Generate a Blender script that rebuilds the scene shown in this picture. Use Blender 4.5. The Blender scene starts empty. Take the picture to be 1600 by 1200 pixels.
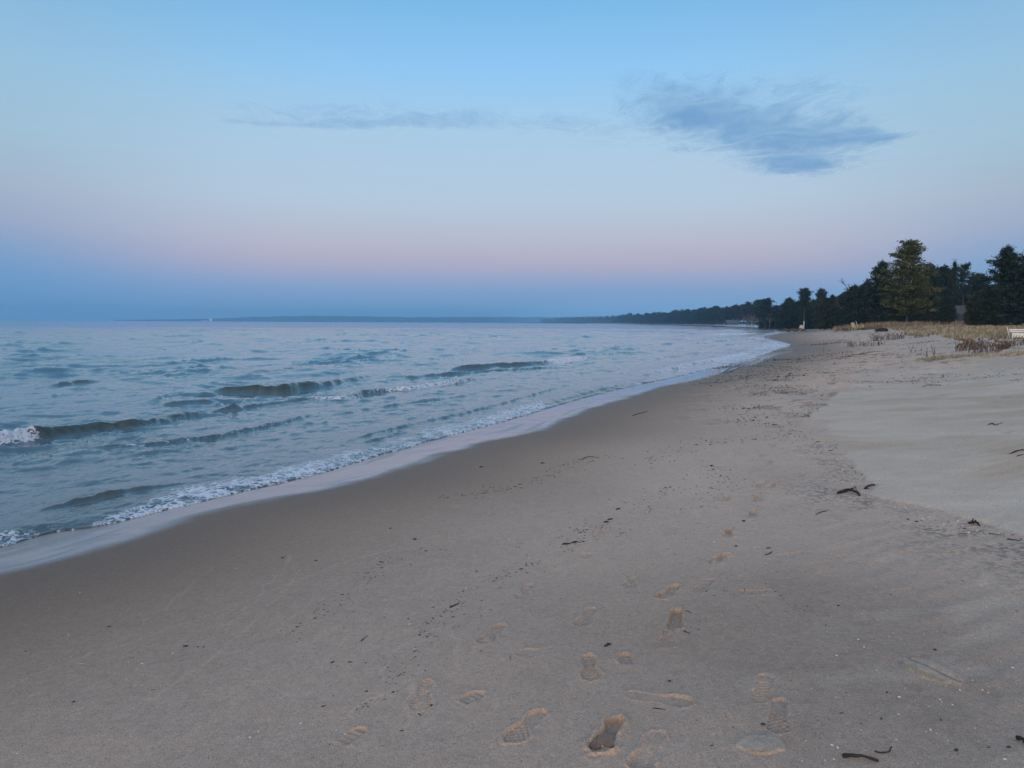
import bpy, math, random
import numpy as np
from mathutils import Vector, Matrix

random.seed(7)
R = np.random.RandomState(11)
C = bpy.context.scene.collection
SC = bpy.context.scene

# ------------------------------------------------------------------ camera
CAM_H = 2.05
FPX = 1155.0                       # focal length in photo pixels (1600 wide)
PITCH = math.radians(-4.75)
ROLL = math.radians(0.29)
_f = np.array([0, math.cos(PITCH), math.sin(PITCH)])
_r0 = np.array([1.0, 0, 0]); _u0 = np.cross(_r0, _f)
_r = _r0*math.cos(ROLL) + _u0*math.sin(ROLL)
_u = _u0*math.cos(ROLL) - _r0*math.sin(ROLL)
cd = bpy.data.cameras.new('camera'); cam = bpy.data.objects.new('camera', cd); C.objects.link(cam)
cd.sensor_width = 36; cd.lens = 36*FPX/1600; cd.clip_start = 0.05; cd.clip_end = 60000
m = Matrix.Identity(4)
for i in range(3):
    m[i][0] = _r[i]; m[i][1] = _u[i]; m[i][2] = -_f[i]
m[2][3] = CAM_H
cam.matrix_world = m
SC.camera = cam

# ------------------------------------------------------------------ view + world + sun
SC.view_settings.view_transform = 'Standard'; SC.view_settings.look = 'None'
SC.view_settings.exposure = 0.0; SC.view_settings.gamma = 1.0
SC.cycles.use_denoising = True
SC.cycles.max_bounces = 5; SC.cycles.transparent_max_bounces = 10
SC.cycles.volume_bounces = 1; SC.cycles.caustics_reflective = False

def lin(c):
    return tuple((v/255/12.92 if v/255 <= .04045 else ((v/255+.055)/1.055)**2.4) for v in c)

W = bpy.data.worlds.new('World'); SC.world = W; W.use_nodes = True
nt = W.node_tree; nt.nodes.clear()
def N(tree, t, **kw):
    n = tree.nodes.new(t)
    for k, v in kw.items(): setattr(n, k, v)
    return n
def Lk(tree, a, b): tree.links.new(a, b)
def ramp(tree, stops, interp='LINEAR'):
    r = N(tree, 'ShaderNodeValToRGB'); r.color_ramp.interpolation = interp
    e = r.color_ramp.elements
    while len(e) > 1: e.remove(e[-1])
    e[0].position = stops[0][0]; e[0].color = tuple(stops[0][1]) + (1,)
    for p, c in stops[1:]:
        k = e.new(p); k.color = tuple(c) + (1,)
    return r
def math_n(tree, op, a=None, b=None, c=None, clamp=False):
    n = N(tree, 'ShaderNodeMath', operation=op); n.use_clamp = clamp
    for i, v in enumerate((a, b, c)):
        if v is None: continue
        if hasattr(v, 'links'): Lk(tree, v, n.inputs[i])
        else: n.inputs[i].default_value = v
    return n.outputs[0]
def mixc(tree, fac, a, b, mode='MIX'):
    n = N(tree, 'ShaderNodeMix', data_type='RGBA', blend_type=mode)
    for i, v in ((0, fac), (6, a), (7, b)):
        if hasattr(v, 'links'): Lk(tree, v, n.inputs[i])
        else: n.inputs[i].default_value = (tuple(v)+(1,) if isinstance(v, (tuple, list)) and len(v) == 3 else v)
    return n.outputs[2]

SUN_EL = math.radians(9); SUN_AZ = math.radians(215)      # dawn glow behind the camera, a little to the left
tc = N(nt, 'ShaderNodeTexCoord'); sep = N(nt, 'ShaderNodeSeparateXYZ'); Lk(nt, tc.outputs['Generated'], sep.inputs[0])
el = math_n(nt, 'ARCSINE', sep.outputs[2])
el01 = math_n(nt, 'DIVIDE', el, math.pi/2, clamp=True)
def E(deg): return deg/90.0
front = [(0, lin((122, 162, 206))), (E(1.0), lin((128, 165, 208))), (E(2.3), lin((138, 166, 207))), (E(3.2), lin((158, 169, 204))),
         (E(4.5), lin((184, 176, 197))), (E(6.0), lin((188, 187, 204))), (E(9.0), lin((182, 201, 220))),
         (E(14), lin((168, 201, 227))), (E(18), lin((143, 197, 240))), (E(23), lin((116, 181, 230))),
         (E(35), lin((105, 165, 215))), (E(60), lin((86, 142, 200))), (1, lin((80, 132, 190)))]
side = [(0, lin((98, 148, 196))), (E(1.0), lin((100, 152, 200))), (E(3.2), lin((108, 156, 203))), (E(4.8), lin((128, 160, 200))), (E(6.2), lin((152, 166, 196))),
        (E(8.5), lin((163, 178, 197))), (E(12), lin((158, 190, 210))), (E(16), lin((150, 190, 218))), (E(22), lin((122, 176, 218))),
        (E(35), lin((98, 155, 205))), (1, lin((80, 132, 190)))]
glow = [(0, (1.6, 1.05, .66)), (E(6), (1.85, 1.32, .90)), (E(18), (1.6, 1.25, .98)), (E(40), (.78, .70, .66)), (E(65), (.24, .36, .54)), (1, lin((80, 132, 190)))]
rf = ramp(nt, front); rs = ramp(nt, side); rg = ramp(nt, glow)
for q in (rf, rs, rg): Lk(nt, el01, q.inputs[0])
fy = math_n(nt, 'SUBTRACT', 1.0, sep.outputs[1])                       # 0 in front of the camera, 2 behind
fs = N(nt, 'ShaderNodeMapRange'); fs.interpolation_type = 'SMOOTHSTEP'; Lk(nt, fy, fs.inputs[0]); fs.inputs[1].default_value = 0.03; fs.inputs[2].default_value = 0.21
fb = N(nt, 'ShaderNodeMapRange'); fb.interpolation_type = 'SMOOTHSTEP'; Lk(nt, fy, fb.inputs[0]); fb.inputs[1].default_value = 0.85; fb.inputs[2].default_value = 1.75
c1 = mixc(nt, fs.outputs[0], rf.outputs[0], rs.outputs[0])
c2 = mixc(nt, fb.outputs[0], c1, rg.outputs[0])
sky = N(nt, 'ShaderNodeTexSky', sky_type='NISHITA'); sky.sun_disc = False
sky.sun_elevation = math.radians(1.0); sky.sun_rotation = SUN_AZ
bg1 = N(nt, 'ShaderNodeBackground'); Lk(nt, c2, bg1.inputs[0]); bg1.inputs[1].default_value = 1.05
bg2 = N(nt, 'ShaderNodeBackground'); Lk(nt, sky.outputs[0], bg2.inputs[0]); bg2.inputs[1].default_value = 0.02
add = N(nt, 'ShaderNodeAddShader'); Lk(nt, bg1.outputs[0], add.inputs[0]); Lk(nt, bg2.outputs[0], add.inputs[1])
wo = N(nt, 'ShaderNodeOutputWorld'); Lk(nt, add.outputs[0], wo.inputs[0])

sl = bpy.data.lights.new('sun', 'SUN'); sl.energy = 0.75; sl.angle = math.radians(25); sl.color = (1, .92, .84)
so = bpy.data.objects.new('sun', sl); C.objects.link(so)
sd = Vector((math.sin(SUN_AZ)*math.cos(SUN_EL), math.cos(SUN_AZ)*math.cos(SUN_EL), math.sin(SUN_EL)))
so.rotation_euler = sd.to_track_quat('Z', 'Y').to_euler()

# ------------------------------------------------------------------ helpers
_T = np.random.RandomState(3).rand(256, 256).astype(np.float32)
def vn(x, y, seed=0):                                        # value noise, 0..1
    x = np.asarray(x, np.float64)+seed*17.31; y = np.asarray(y, np.float64)+seed*5.77
    xi = np.floor(x).astype(np.int64); yi = np.floor(y).astype(np.int64)
    fx = (x-xi).astype(np.float32); fy_ = (y-yi).astype(np.float32)
    fx = fx*fx*(3-2*fx); fy_ = fy_*fy_*(3-2*fy_)
    a = _T[xi & 255, yi & 255]; b = _T[(xi+1) & 255, yi & 255]; c = _T[xi & 255, (yi+1) & 255]; d = _T[(xi+1) & 255, (yi+1) & 255]
    return (a*(1-fx)+b*fx)*(1-fy_)+(c*(1-fx)+d*fx)*fy_
def fbm(x, y, o=4, seed=0, g=.5):
    s = 0; a = 1; t = 0
    for i in range(o):
        s = s+a*vn(x*2**i, y*2**i, seed+i*3); t += a; a *= g
    return s/t
def ss(a, b, x):
    t = np.clip((x-a)/(b-a), 0, 1); return t*t*(3-2*t)
def ray(px, py):
    d = _f+(px-800)/FPX*_r+(600-py)/FPX*_u
    return d
def to_plane(px, py, z=0.0):
    d = ray(px, py); t = (z-CAM_H)/d[2]; return (d[0]*t, d[1]*t)
def project(x, y, z):
    vx, vy, vz = x, y, z-CAM_H
    dz = vy*_f[1]+vz*_f[2]+vx*_f[0]
    return 800+FPX*(vx*_r[0]+vy*_r[1]+vz*_r[2])/dz, 600-FPX*(vx*_u[0]+vy*_u[1]+vz*_u[2])/dz
def catmull(P, n=6):
    P = np.array(P, float); Q = np.vstack([2*P[0]-P[1], P, 2*P[-1]-P[-2]]); out = []
    for i in range(1, len(Q)-2):
        for k in range(n):
            t = k/n
            out.append(.5*((2*Q[i])+(-Q[i-1]+Q[i+1])*t+(2*Q[i-1]-5*Q[i]+4*Q[i+1]-Q[i+2])*t*t+(-Q[i-1]+3*Q[i]-3*Q[i+1]+Q[i+2])*t**3))
    out.append(Q[-2]); return np.array(out)
def sdist(x, y, P, want_t=False):
    """signed distance to polyline P (positive on its right-hand side)"""
    sh = np.shape(x); x = np.ravel(x).astype(np.float32); y = np.ravel(y).astype(np.float32)
    best = np.full(x.shape, 1e18, np.float32); sg = np.ones(x.shape, np.float32); tt = np.zeros(x.shape, np.float32)
    for i in range(len(P)-1):
        ax, ay = P[i][:2]; bx, by = P[i+1][:2]; dx, dy = bx-ax, by-ay; l2 = dx*dx+dy*dy+1e-12
        t = np.clip(((x-ax)*dx+(y-ay)*dy)/l2, 0, 1)
        ex = x-ax-t*dx; ey = y-ay-t*dy; d = ex*ex+ey*ey
        k = d < best
        best[k] = d[k]
        cr = dy*(x-ax)-dx*(y-ay)
        sg[k] = np.where(cr[k] >= 0, 1, -1); tt[k] = i+t[k]
    r = (np.sqrt(best)*sg).reshape(sh)
    return (r, tt.reshape(sh)) if want_t else r

def mesh_from(name, V, F, mat=None, smooth=True, attrs=None, parent=None, link=True, fm=None, mats=None):
    V = np.asarray(V, np.float32); me = bpy.data.meshes.new(name)
    if isinstance(F, np.ndarray):
        k = F.shape[1]; nf = F.shape[0]
        me.vertices.add(len(V)); me.vertices.foreach_set('co', V.ravel())
        me.loops.add(nf*k); me.loops.foreach_set('vertex_index', F.astype(np.int32).ravel())
        me.polygons.add(nf); me.polygons.foreach_set('loop_start', np.arange(0, nf*k, k, dtype=np.int32))
        me.update(calc_edges=True)
    else:
        me.from_pydata([tuple(v) for v in V], [], F); me.update()
    me.polygons.foreach_set('use_smooth', np.full(len(me.polygons), smooth, bool))
    for an, av in (attrs or {}).items():
        if av.ndim == 1:
            at_ = me.attributes.new(an, 'FLOAT', 'POINT'); at_.data.foreach_set('value', av.astype(np.float32))
        else:
            at_ = me.attributes.new(an, 'FLOAT_COLOR', 'POINT')
            at_.data.foreach_set('color', np.hstack([av, np.ones((len(av), 1))]).astype(np.float32).ravel())
    for mm in (mats or ([mat] if mat else [])): me.materials.append(mm)
    if fm is not None: me.polygons.foreach_set('material_index', np.asarray(fm, np.int32))
    o = bpy.data.objects.new(name, me)
    if link: C.objects.link(o)
    if parent: o.parent = parent
    return o
def tag(o, label=None, cat=None, group=None, kind=None):
    if label: o['label'] = label
    if cat: o['category'] = cat
    if group: o['group'] = group
    if kind: o['kind'] = kind
    return o
def empty(name, loc, rz=0, s=1):
    o = bpy.data.objects.new(name, None); C.objects.link(o); o.location = loc; o.rotation_euler = (0, 0, rz); o.scale = (s, s, s)
    o.empty_display_size = .1
    return o
def copy_tree(o, parent=None):
    c = o.copy(); C.objects.link(c); c.parent = parent
    for ch in o.children: copy_tree(ch, c)
    return c

class MB:
    def __init__(s): s.v = []; s.f = []
    def add(s, V, F):
        n = len(s.v); s.v += [tuple(map(float, q)) for q in V]; s.f += [tuple(int(i)+n for i in q) for q in F]
    def box(s, c, d, rot=None):
        x, y, z = [q/2 for q in d]
        V = [Vector((i*x, j*y, k*z)) for i in (-1, 1) for j in (-1, 1) for k in (-1, 1)]
        if rot is not None: V = [rot @ q for q in V]
        V = [(q[0]+c[0], q[1]+c[1], q[2]+c[2]) for q in V]
        s.add(V, [(0, 1, 3, 2), (4, 6, 7, 5), (0, 4, 5, 1), (2, 3, 7, 6), (0, 2, 6, 4), (1, 5, 7, 3)])
    def tube(s, P, rad, n=6, cap=True):
        P = [Vector(p) for p in P]; base = []
        for i, p in enumerate(P):
            t = (P[min(i+1, len(P)-1)]-P[max(i-1, 0)])
            t = t.normalized() if t.length > 1e-9 else Vector((0, 0, 1))
            a = t.cross(Vector((0, 0, 1)) if abs(t.z) < .9 else Vector((1, 0, 0))).normalized(); b = t.cross(a)
            r = rad[i] if hasattr(rad, '__len__') else rad
            base += [p+(a*math.cos(2*math.pi*k/n)+b*math.sin(2*math.pi*k/n))*r for k in range(n)]
        F = []
        for i in range(len(P)-1):
            for k in range(n):
                F.append((i*n+k, i*n+(k+1) % n, (i+1)*n+(k+1) % n, (i+1)*n+k))
        if cap: F.append(tuple(range(n-1, -1, -1))); F.append(tuple((len(P)-1)*n+k for k in range(n)))
        s.add(base, F)
    def build(s, name, mat, parent=None, smooth=True, link=True):
        return mesh_from(name, s.v, s.f, mat, smooth, parent=parent, link=link)

def mat_noise(name, col, rough=.8, var=.25, scale=8.0, spec=.3, bump=0.0, bscale=40.0, col2=None, trans=0.0):
    mt = bpy.data.materials.new(name); mt.use_nodes = True; t = mt.node_tree; b = t.nodes['Principled BSDF']
    tcn = N(t, 'ShaderNodeTexCoord'); nz = N(t, 'ShaderNodeTexNoise'); nz.inputs['Scale'].default_value = scale; nz.inputs['Detail'].default_value = 4
    Lk(t, tcn.outputs['Object'], nz.inputs['Vector'])
    lo = tuple(c*(1-var) for c in col); hi = col2 if col2 else tuple(min(1, c*(1+var)) for c in col)
    mr = N(t, 'ShaderNodeMapRange'); Lk(t, nz.outputs['Fac'], mr.inputs[0]); mr.inputs[1].default_value = .35; mr.inputs[2].default_value = .65
    Lk(t, mixc(t, mr.outputs[0], lo, hi), b.inputs['Base Color'])
    b.inputs['Roughness'].default_value = rough; b.inputs['Specular IOR Level'].default_value = spec
    if bump:
        n2 = N(t, 'ShaderNodeTexNoise'); n2.inputs['Scale'].default_value = bscale; Lk(t, tcn.outputs['Object'], n2.inputs['Vector'])
        bp = N(t, 'ShaderNodeBump'); bp.inputs['Strength'].default_value = bump; bp.inputs['Distance'].default_value = .02
        Lk(t, n2.outputs['Fac'], bp.inputs['Height']); Lk(t, bp.outputs[0], b.inputs['Normal'])
    return mt

# ------------------------------------------------------------------ shoreline and ground shape
shore_px = [(0, 855), (90, 832), (160, 822), (300, 787), (400, 764), (500, 740), (600, 710), (700, 682), (800, 656), (860, 637), (950, 612),
            (1010, 599), (1070, 586), (1130, 572), (1165, 563), (1190, 555), (1215, 546), (1233, 537)]
sh = [to_plane(*p) for p in shore_px]
d0 = np.array(sh[0])-np.array(sh[2]); d0 /= np.linalg.norm(d0)
pre = [tuple(np.array(sh[0])+np.array([-.50, -.866])*k) for k in (400, 120, 30, 9, 3)]
post = [(40, 118), (60, 165), (92, 240), (135, 345), (200, 520), (262, 760), (300, 1100), (315, 1500), (300, 2000), (240, 2700), (150, 3500), (20, 4600), (-60, 6300)]
SHORE = np.vstack([pre, catmull(sh+post, 5)])
PX = [0, 2, 5, 7.4, 10, 13, 17, 22, 30, 60, 400]
PZ = [0, .15, .33, .45, .72, 1.12, 1.5, 1.72, 1.85, 2.1, 3.0]
def zprof(s):
    z = 0.0
    for o in (-1.0, 0, 1.0):                                     # rounded knees
        z = z+np.interp(s+o*.6, PX, PZ)/3
    z = np.where(s < 3, np.interp(s, PX, PZ)*(1-ss(2, 3, s))+z*ss(2, 3, s), z)
    return np.where(s < 0, np.maximum(.07*s, -2.5), z)
def zbase(x, y, s=None):
    if s is None: s = sdist(x, y, SHORE)
    z = zprof(s)
    z = z+(fbm(x/5, y/5, 3, 1)-.5)*.07*ss(2, 7, s)+(fbm(x/14, y/14, 2, 5)-.5)*.35*ss(11, 20, s)
    return z
def at(px, py, dz=0.0):
    """where the view line through a photo pixel meets the ground"""
    d = ray(px, py); t = np.geomspace(1.2, 900, 1500)
    X = d[0]*t; Y = d[1]*t; Z = CAM_H+d[2]*t; G = zbase(X, Y)+dz
    k = np.argmax(Z < G)
    if k == 0: k = len(t)-1
    a, b = Z[k-1]-G[k-1], G[k]-Z[k]; w = a/(a+b+1e-9)
    return (float(X[k-1]+(X[k]-X[k-1])*w), float(Y[k-1]+(Y[k]-Y[k-1])*w))
def gz(x, y): return float(zbase(np.array([x]), np.array([y]))[0])

sheen_px = [(0, 902), (100, 876), (200, 846), (270, 822), (340, 801), (420, 783), (500, 766), (580, 749), (640, 731), (700, 708), (780, 687), (850, 672),
            (885, 655), (930, 637), (990, 620), (1030, 606), (1070, 598), (1110, 588), (1150, 576), (1185, 567), (1215, 555), (1240, 545)]
shn = [at(*p) for p in sheen_px]
SHEEN = np.vstack([[(shn[0][0]-200, shn[0][1]-346), (shn[0][0]-3, shn[0][1]-5.2)], catmull(shn+[(p[0]+1.2+.5*i, p[1]) for i, p in enumerate(post[:5])], 5)])
dry_px = [(1262, 560), (1325, 570), (1338, 590), (1330, 605), (1298, 620), (1292, 632), (1270, 643), (1268, 655), (1292, 669), (1262, 683), (1300, 692),
          (1315, 708), (1330, 728), (1352, 748), (1366, 758), (1352, 772), (1400, 784), (1455, 795), (1520, 815), (1600, 838), (1700, 862)]
DRY = np.array(list(reversed([at(*p) for p in dry_px])))
DRY = catmull(DRY, 4)

def polar(az, rr):
    A, RR = np.meshgrid(az, rr)
    x = np.sin(A)*RR; y = np.cos(A)*RR
    n, k = A.shape; idx = np.arange(n*k).reshape(n, k)
    F = np.stack([idx[:-1, :-1], idx[:-1, 1:], idx[1:, 1:], idx[1:, :-1]], -1).reshape(-1, 4)
    return x.ravel(), y.ravel(), RR.ravel(), F
def keep(V, F, mask_f, attrs):
    F = F[mask_f]; used = np.zeros(len(V), bool); used[F.ravel()] = True
    mp = np.cumsum(used)-1
    return V[used], mp[F], {k: v[used] for k, v in attrs.items()}
def radii(r0, r1, h, k=.55, g=.006, g2=.02, far=300):
    out = [r0]
    while out[-1] < r1:
        r = out[-1]; out.append(r+min(r*r/(h*739)*k, r*(g if r < far else g2)))
    return np.array(out)
def azs(step=.065, lim=39):
    a = np.arange(-lim, lim+step, step)
    b = np.arange(lim+1.5, 360-lim-1, 2.0)
    return np.radians(np.concatenate([a, b, [360-lim]]))

# ---------------- footprints: (px, py of middle), (px, py of a point towards the toe), depth, style, tan tint
prints = [((822, 1133), (790, 1158), .012, 'waffle', .25), ((950, 1148), (930, 1172), .030, 'deep', .8), ((1012, 1172), (990, 1200), .016, 'arc', .35),
          ((922, 1042), (920, 1065), .012, 'bars', .5), ((980, 1040), (980, 1060), .014, 'heel', .5), ((1056, 968), (1048, 990), .016, 'bars', .9),
          ((1044, 994), (1036, 1012), .006, 'bars', .2), ((770, 990), (752, 1004), .008, 'bars', .35), ((916, 963), (908, 972), .006, 'waffle', .35),
          ((1045, 925), (1020, 940), .012, 'bars', .9), ((820, 923), (813, 931), .006, 'bars', .3), ((1030, 1092), (1075, 1100), .010, 'arc', .25),
          ((718, 1101), (708, 1106), .008, 'heel', .6), ((986, 907), (980, 917), .006, 'bars', .4), ((1124, 872), (1104, 880), .018, 'deep', .7),
          ((1138, 832), (1134, 840), .020, 'deep', .8), ((1176, 803), (1172, 811), .016, 'bars', .8), ((1134, 778), (1128, 784), .012, 'bars', .6),
          ((1183, 778), (1180, 784), .014, 'bars', .8), ((1185, 757), (1178, 760), .012, 'bars', .5), ((1207, 757), (1200, 760), .012, 'bars', .6),
          ((1201, 722), (1198, 727), .014, 'bars', .6), ((1190, 711), (1187, 715), .010, 'bars', .3), ((1209, 696), (1207, 700), .014, 'bars', .5),
          ((1252, 742), (1244, 746), .008, 'bars', .4), ((912, 873), (904, 880), .008, 'heel', .6), ((940, 833), (932, 838), .008, 'bars', .7),
          ((662, 1085), (655, 1100), .005, 'bars', .2), ((1192, 925), (1170, 925), .006, 'arc', .3), ((1192, 1076), (1184, 1092), .007, 'bars', .15),
          ((1216, 1118), (1212, 1135), .009, 'waffle', .2), ((530, 1165), (515, 1175), .007, 'heel', .35), ((1100, 915), (1085, 925), .004, 'bars', .3),
          ((850, 1018), (820, 1020), .004, 'arc', .15), ((1048, 828), (1042, 836), .005, 'waffle', .2),
          ((1060, 800), (1054, 804), .005, 'arc', .2), ((1040, 760), (1034, 764), .004, 'bars', .1), ((1218, 668), (1216, 671), .010, 'bars', .3),
          ((1228, 650), (1226, 653), .010, 'bars', .3), ((1240, 866), (1225, 868), .004, 'bars', .1)]
PR = [(at(*a), at(*b), d, st, ti) for a, b, d, st, ti in prints]

# thin swash marks left on the wet sand
marks_px = [[(-40, 1230), (60, 1196), (160, 1150), (300, 1050), (380, 985), (440, 930), (470, 890)],
            [(-60, 1090), (30, 1063), (110, 1035), (210, 985), (330, 890), (400, 860), (500, 838)],
            [(0, 1080), (120, 1030), (215, 1000), (330, 960), (470, 905), (560, 872), (640, 855), (700, 848)],
            [(350, 985), (400, 940), (415, 915), (440, 895), (455, 868)],
            [(540, 1120), (640, 1062), (636, 1100), (640, 1140)], [(600, 1062), (607, 1030), (640, 1000), (700, 978), (715, 1010), (716, 1040)]]
MARKS = [catmull([at(*p) for p in q], 5) for q in marks_px]

# ------------------------------------------------------------------ sand
def build_sand():
    x, y, r, F = polar(azs(.06), radii(.9, 2600, 1.6, .55, .008, .03, 200))
    s = sdist(x, y, SHORE).astype(np.float64); z = zbase(x, y, s)
    wob = (fbm(x*1.2, y*1.2, 3, 21)-.5)
    s2 = sdist(x, y, SHEEN)+wob*.10
    near = r < 60
    s3 = np.full(x.shape, -50.0); s3[near] = sdist(x[near], y[near], DRY)+(vn(x[near]*6, y[near]*6, 2)-.5)*.08+(vn(x[near]*22, y[near]*22, 4)-.5)*.03
    dmask = np.zeros(x.shape)
    dmask[near] = ss(-.01, .06, s3[near])*ss(34, 19, r[near]+(fbm(x[near]*.4, y[near]*.4, 3, 6)-.5)*14)
    # colours of the sand itself: soaked, damp, dry
    soaked = np.array([.245, .165, .110]); damp = np.array([.625, .462, .346]); dryc = np.array([.655, .52, .395]); tan = np.array([.40, .30, .205])
    wid = 3.0+.05*r
    k = ss(0.0, 1, (s2-.1)/(wid*1.15)); k = (k**.8)
    n1 = fbm(x/1.3, y/1.3, 4, 31); n2 = fbm(x*3, y*3, 3, 41); n3 = fbm(x*14, y*14, 3, 51)
    col = soaked+(damp-soaked)*k[:, None]
    col = col*(.80+.20*ss(3, 11, r))[:, None]  # darker towards the camera: some dampness, partly lens falloff painted into the colour
    up = ss(6, 12, s)
    col = col+(dryc*.86-col)*(up*.65)[:, None]
    col *= (1+(n1-.5)*.22*k+(n3-.5)*.14*k)[:, None]
    # rain-pocked greyer patch right of the prints
    pk = at(1330, 1010); q = np.exp(-(((x-pk[0])/1.0)**2+((y-pk[1])/1.4)**2))
    col *= (1-q*(.16+.45*np.clip(n2-.5, 0, 1)+.5*np.clip(n3-.52, 0, 1)))[:, None]
    # drifted pale streaks on the right
    st = ss(.62, .78, fbm(x*1.1+y*2.0, y*5-x*2.5, 3, 61))*ss(.4, 2.5, x-.15*y)*(r < 30)
    col = col+(dryc-col)*(st*.35)[:, None]
    col = col+(dryc*(1+(n1-.5)*.18)[:, None]-col)*(dmask*.92)[:, None]
    brown = ss(.55, .75, fbm(x*.5, y*.9, 3, 77))*dmask
    col = col*(1-brown[:, None]*np.array([.10, .14, .2])); mot = (fbm(x*2.4, y*3.5, 4, 79)-.5)*dmask; col *= (1+.22*mot)[:, None]
    # coarse grit and shell hash piled along the foot of the dry sheet
    band = np.exp(-((s3+.30)/.30)**2)*(s3 < .02)*near*ss(28, 9, r)
    band += .5*np.exp(-((s3+.7)/.5)**2)*(s3 < 0)*near*ss(14, 5, r)
    g = vn(x*34, y*34, 7); g2 = vn(x*55, y*55, 9)
    bk = ss(.35, .6, fbm(x*2.3, y*2.3, 3, 78)); band = band*bk; col *= (1-band*.36*ss(.45, .7, g))[:, None]
    col = col+(np.array([.6, .58, .54])-col)*(band*ss(.80, .92, g2)*.8)[:, None]
    dz = dmask*.014
    dz = dz+band*(g-.4)*.006
    # small hollows and bumps
    dz = dz+(fbm(x*1.6, y*1.6, 3, 13)-.5)*.012*ss(1, 5, s2)+(fbm(x*7, y*7, 2, 14)-.5)*.004*ss(1.0, 3, s2)*(r < 25)
    hum = ss(12, 22, r)*ss(3.0, 6.0, s)*(1-.85*dmask)
    dz = dz+hum*(np.abs(fbm(x*.9, y*.9, 3, 15)-.5)*-.30+.02)+hum*(fbm(x*1.9, y*1.2, 3, 16)-.5)*.17
    wr = np.sin((y*26-x*12)+14*fbm(x*.8, y*.8, 3, 17))*.0022*ss(.5, 2.5, x-.1*y)*(r < 22)*ss(.45, .65, fbm(x*.6, y*.6, 2, 18)); dz = dz+wr+dmask*(fbm(x*2.8, y*4.5, 3, 24)-.5)*.010
    # thin marks
    for M in MARKS:
        bb = (x > M[:, 0].min()-.2) & (x < M[:, 0].max()+.2) & (y > M[:, 1].min()-.2) & (y < M[:, 1].max()+.2)
        if not bb.any(): continue
        d = np.abs(sdist(x[bb], y[bb], M)+(vn(x[bb]*9, y[bb]*9, 3)-.5)*.05)
        w = .006+.0012*r[bb]; e = np.exp(-(d/w)**2)*(.25+.75*vn(x[bb]*8, y[bb]*8, 6))
        col[bb] = col[bb]*(1+.16*e[:, None]); dz[bb] += .0014*e
    # footprints
    for (cx, cy), (tx, ty), dep, sty, ti in PR:
        a = math.atan2(ty-cy, tx-cx); Ls = .305; dep = dep*(1.35 if math.hypot(cx, cy) > 3.6 else 1.0)
        bb = (np.abs(x-cx) < .32) & (np.abs(y-cy) < .32)
        if not bb.any(): continue
        X = x[bb]-cx; Y = y[bb]-cy; u = (X*math.cos(a)+Y*math.sin(a))/Ls; v = (-X*math.sin(a)+Y*math.cos(a))/Ls
        nn = (fbm(x[bb]*25, y[bb]*25, 2, 19)-.5)
        w = np.interp(u, [-.5, -.47, -.38, -.22, -.02, .18, .34, .44, .5], [0, .07, .118, .115, .098, .155, .165, .11, 0])
        ed = (w-np.abs(v-.03*np.sin(u*5)))*Ls+nn*.016                    # >0 inside
        ed = np.minimum(ed, (.5-np.abs(u))*Ls+.0)
        if sty == 'heel': ed = np.minimum(ed, (-.08-u)*Ls*1.0+nn*.01)
        ins = ss(-.002, .006, ed); rim = np.exp(-((ed+.010)/.008)**2)
        brk = ss(.25, .5, vn(x[bb]*18, y[bb]*18, 23))                     # patchy: the print fades in and out
        if sty == 'bars': tr = np.sin(u*75+2*np.sin(v*14)+nn*5); h = -dep*ins*(.35+.65*brk)+ins*tr*.003*brk
        elif sty == 'waffle': tr = np.maximum(np.sin((u+v)*62), np.sin((u-v)*62)); h = -dep*ins+ins*tr*.0035*ss(-.1, .1, u+.1)
        elif sty == 'arc': tr = 0*u; h = -dep*ins*ss(-.2, .35, u)
        elif sty == 'deep': tr = nn*2; h = -dep*ins*(.55+.45*ss(.1, -.3, u))+ins*ss(-.1, .2, u)*np.abs(nn)*.05
        else: tr = np.sin(u*60); h = -dep*ins+ins*tr*.002
        h = h+rim*dep*.45*(.2+.9*brk)*(1+nn)+np.exp(-((ed+.03)/.02)**2)*np.abs(nn)*dep*.5
        dz[bb] += h
        tf = np.clip(ins*(.45+.55*(tr if not np.isscalar(tr) else 0)*-1)*(.3+.7*brk)+.5*np.exp(-((ed-.008)/.008)**2), 0, 1)*ti
        if sty == 'arc': tf = tf*ss(0, .35, u)
        col[bb] = col[bb]+(tan*(.75+.5*nn[:, None])-col[bb])*(tf*.30)[:, None]
        col[bb] = col[bb]+(np.array([.40, .375, .34])-col[bb])*(rim*.22*brk)[:, None]
    # dragged pale scuffs
    for a_, b_, wd in (((905, 878), (880, 898), .022), ((752, 1004), (742, 1018), .02), ((1125, 885), (1112, 893), .05), ((1202, 765), (1212, 770), .04), ((1400, 1055), (1530, 1045), .09), ((1170, 1075), (1200, 1060), .09), ((1290, 1060), (1370, 1050), .1)):
        p, q_ = at(*a_), at(*b_); M = np.array([p, q_])
        bb = (np.abs(x-(p[0]+q_[0])/2) < .6) & (np.abs(y-(p[1]+q_[1])/2) < .6)
        e = ss(wd, wd*.2, np.abs(sdist(x[bb], y[bb], M))+(fbm(x[bb]*20, y[bb]*20, 2, 29)-.5)*.05)*.28
        col[bb] = col[bb]+(dryc*.9-col[bb])*e[:, None]; dz[bb] += e*.003
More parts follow.
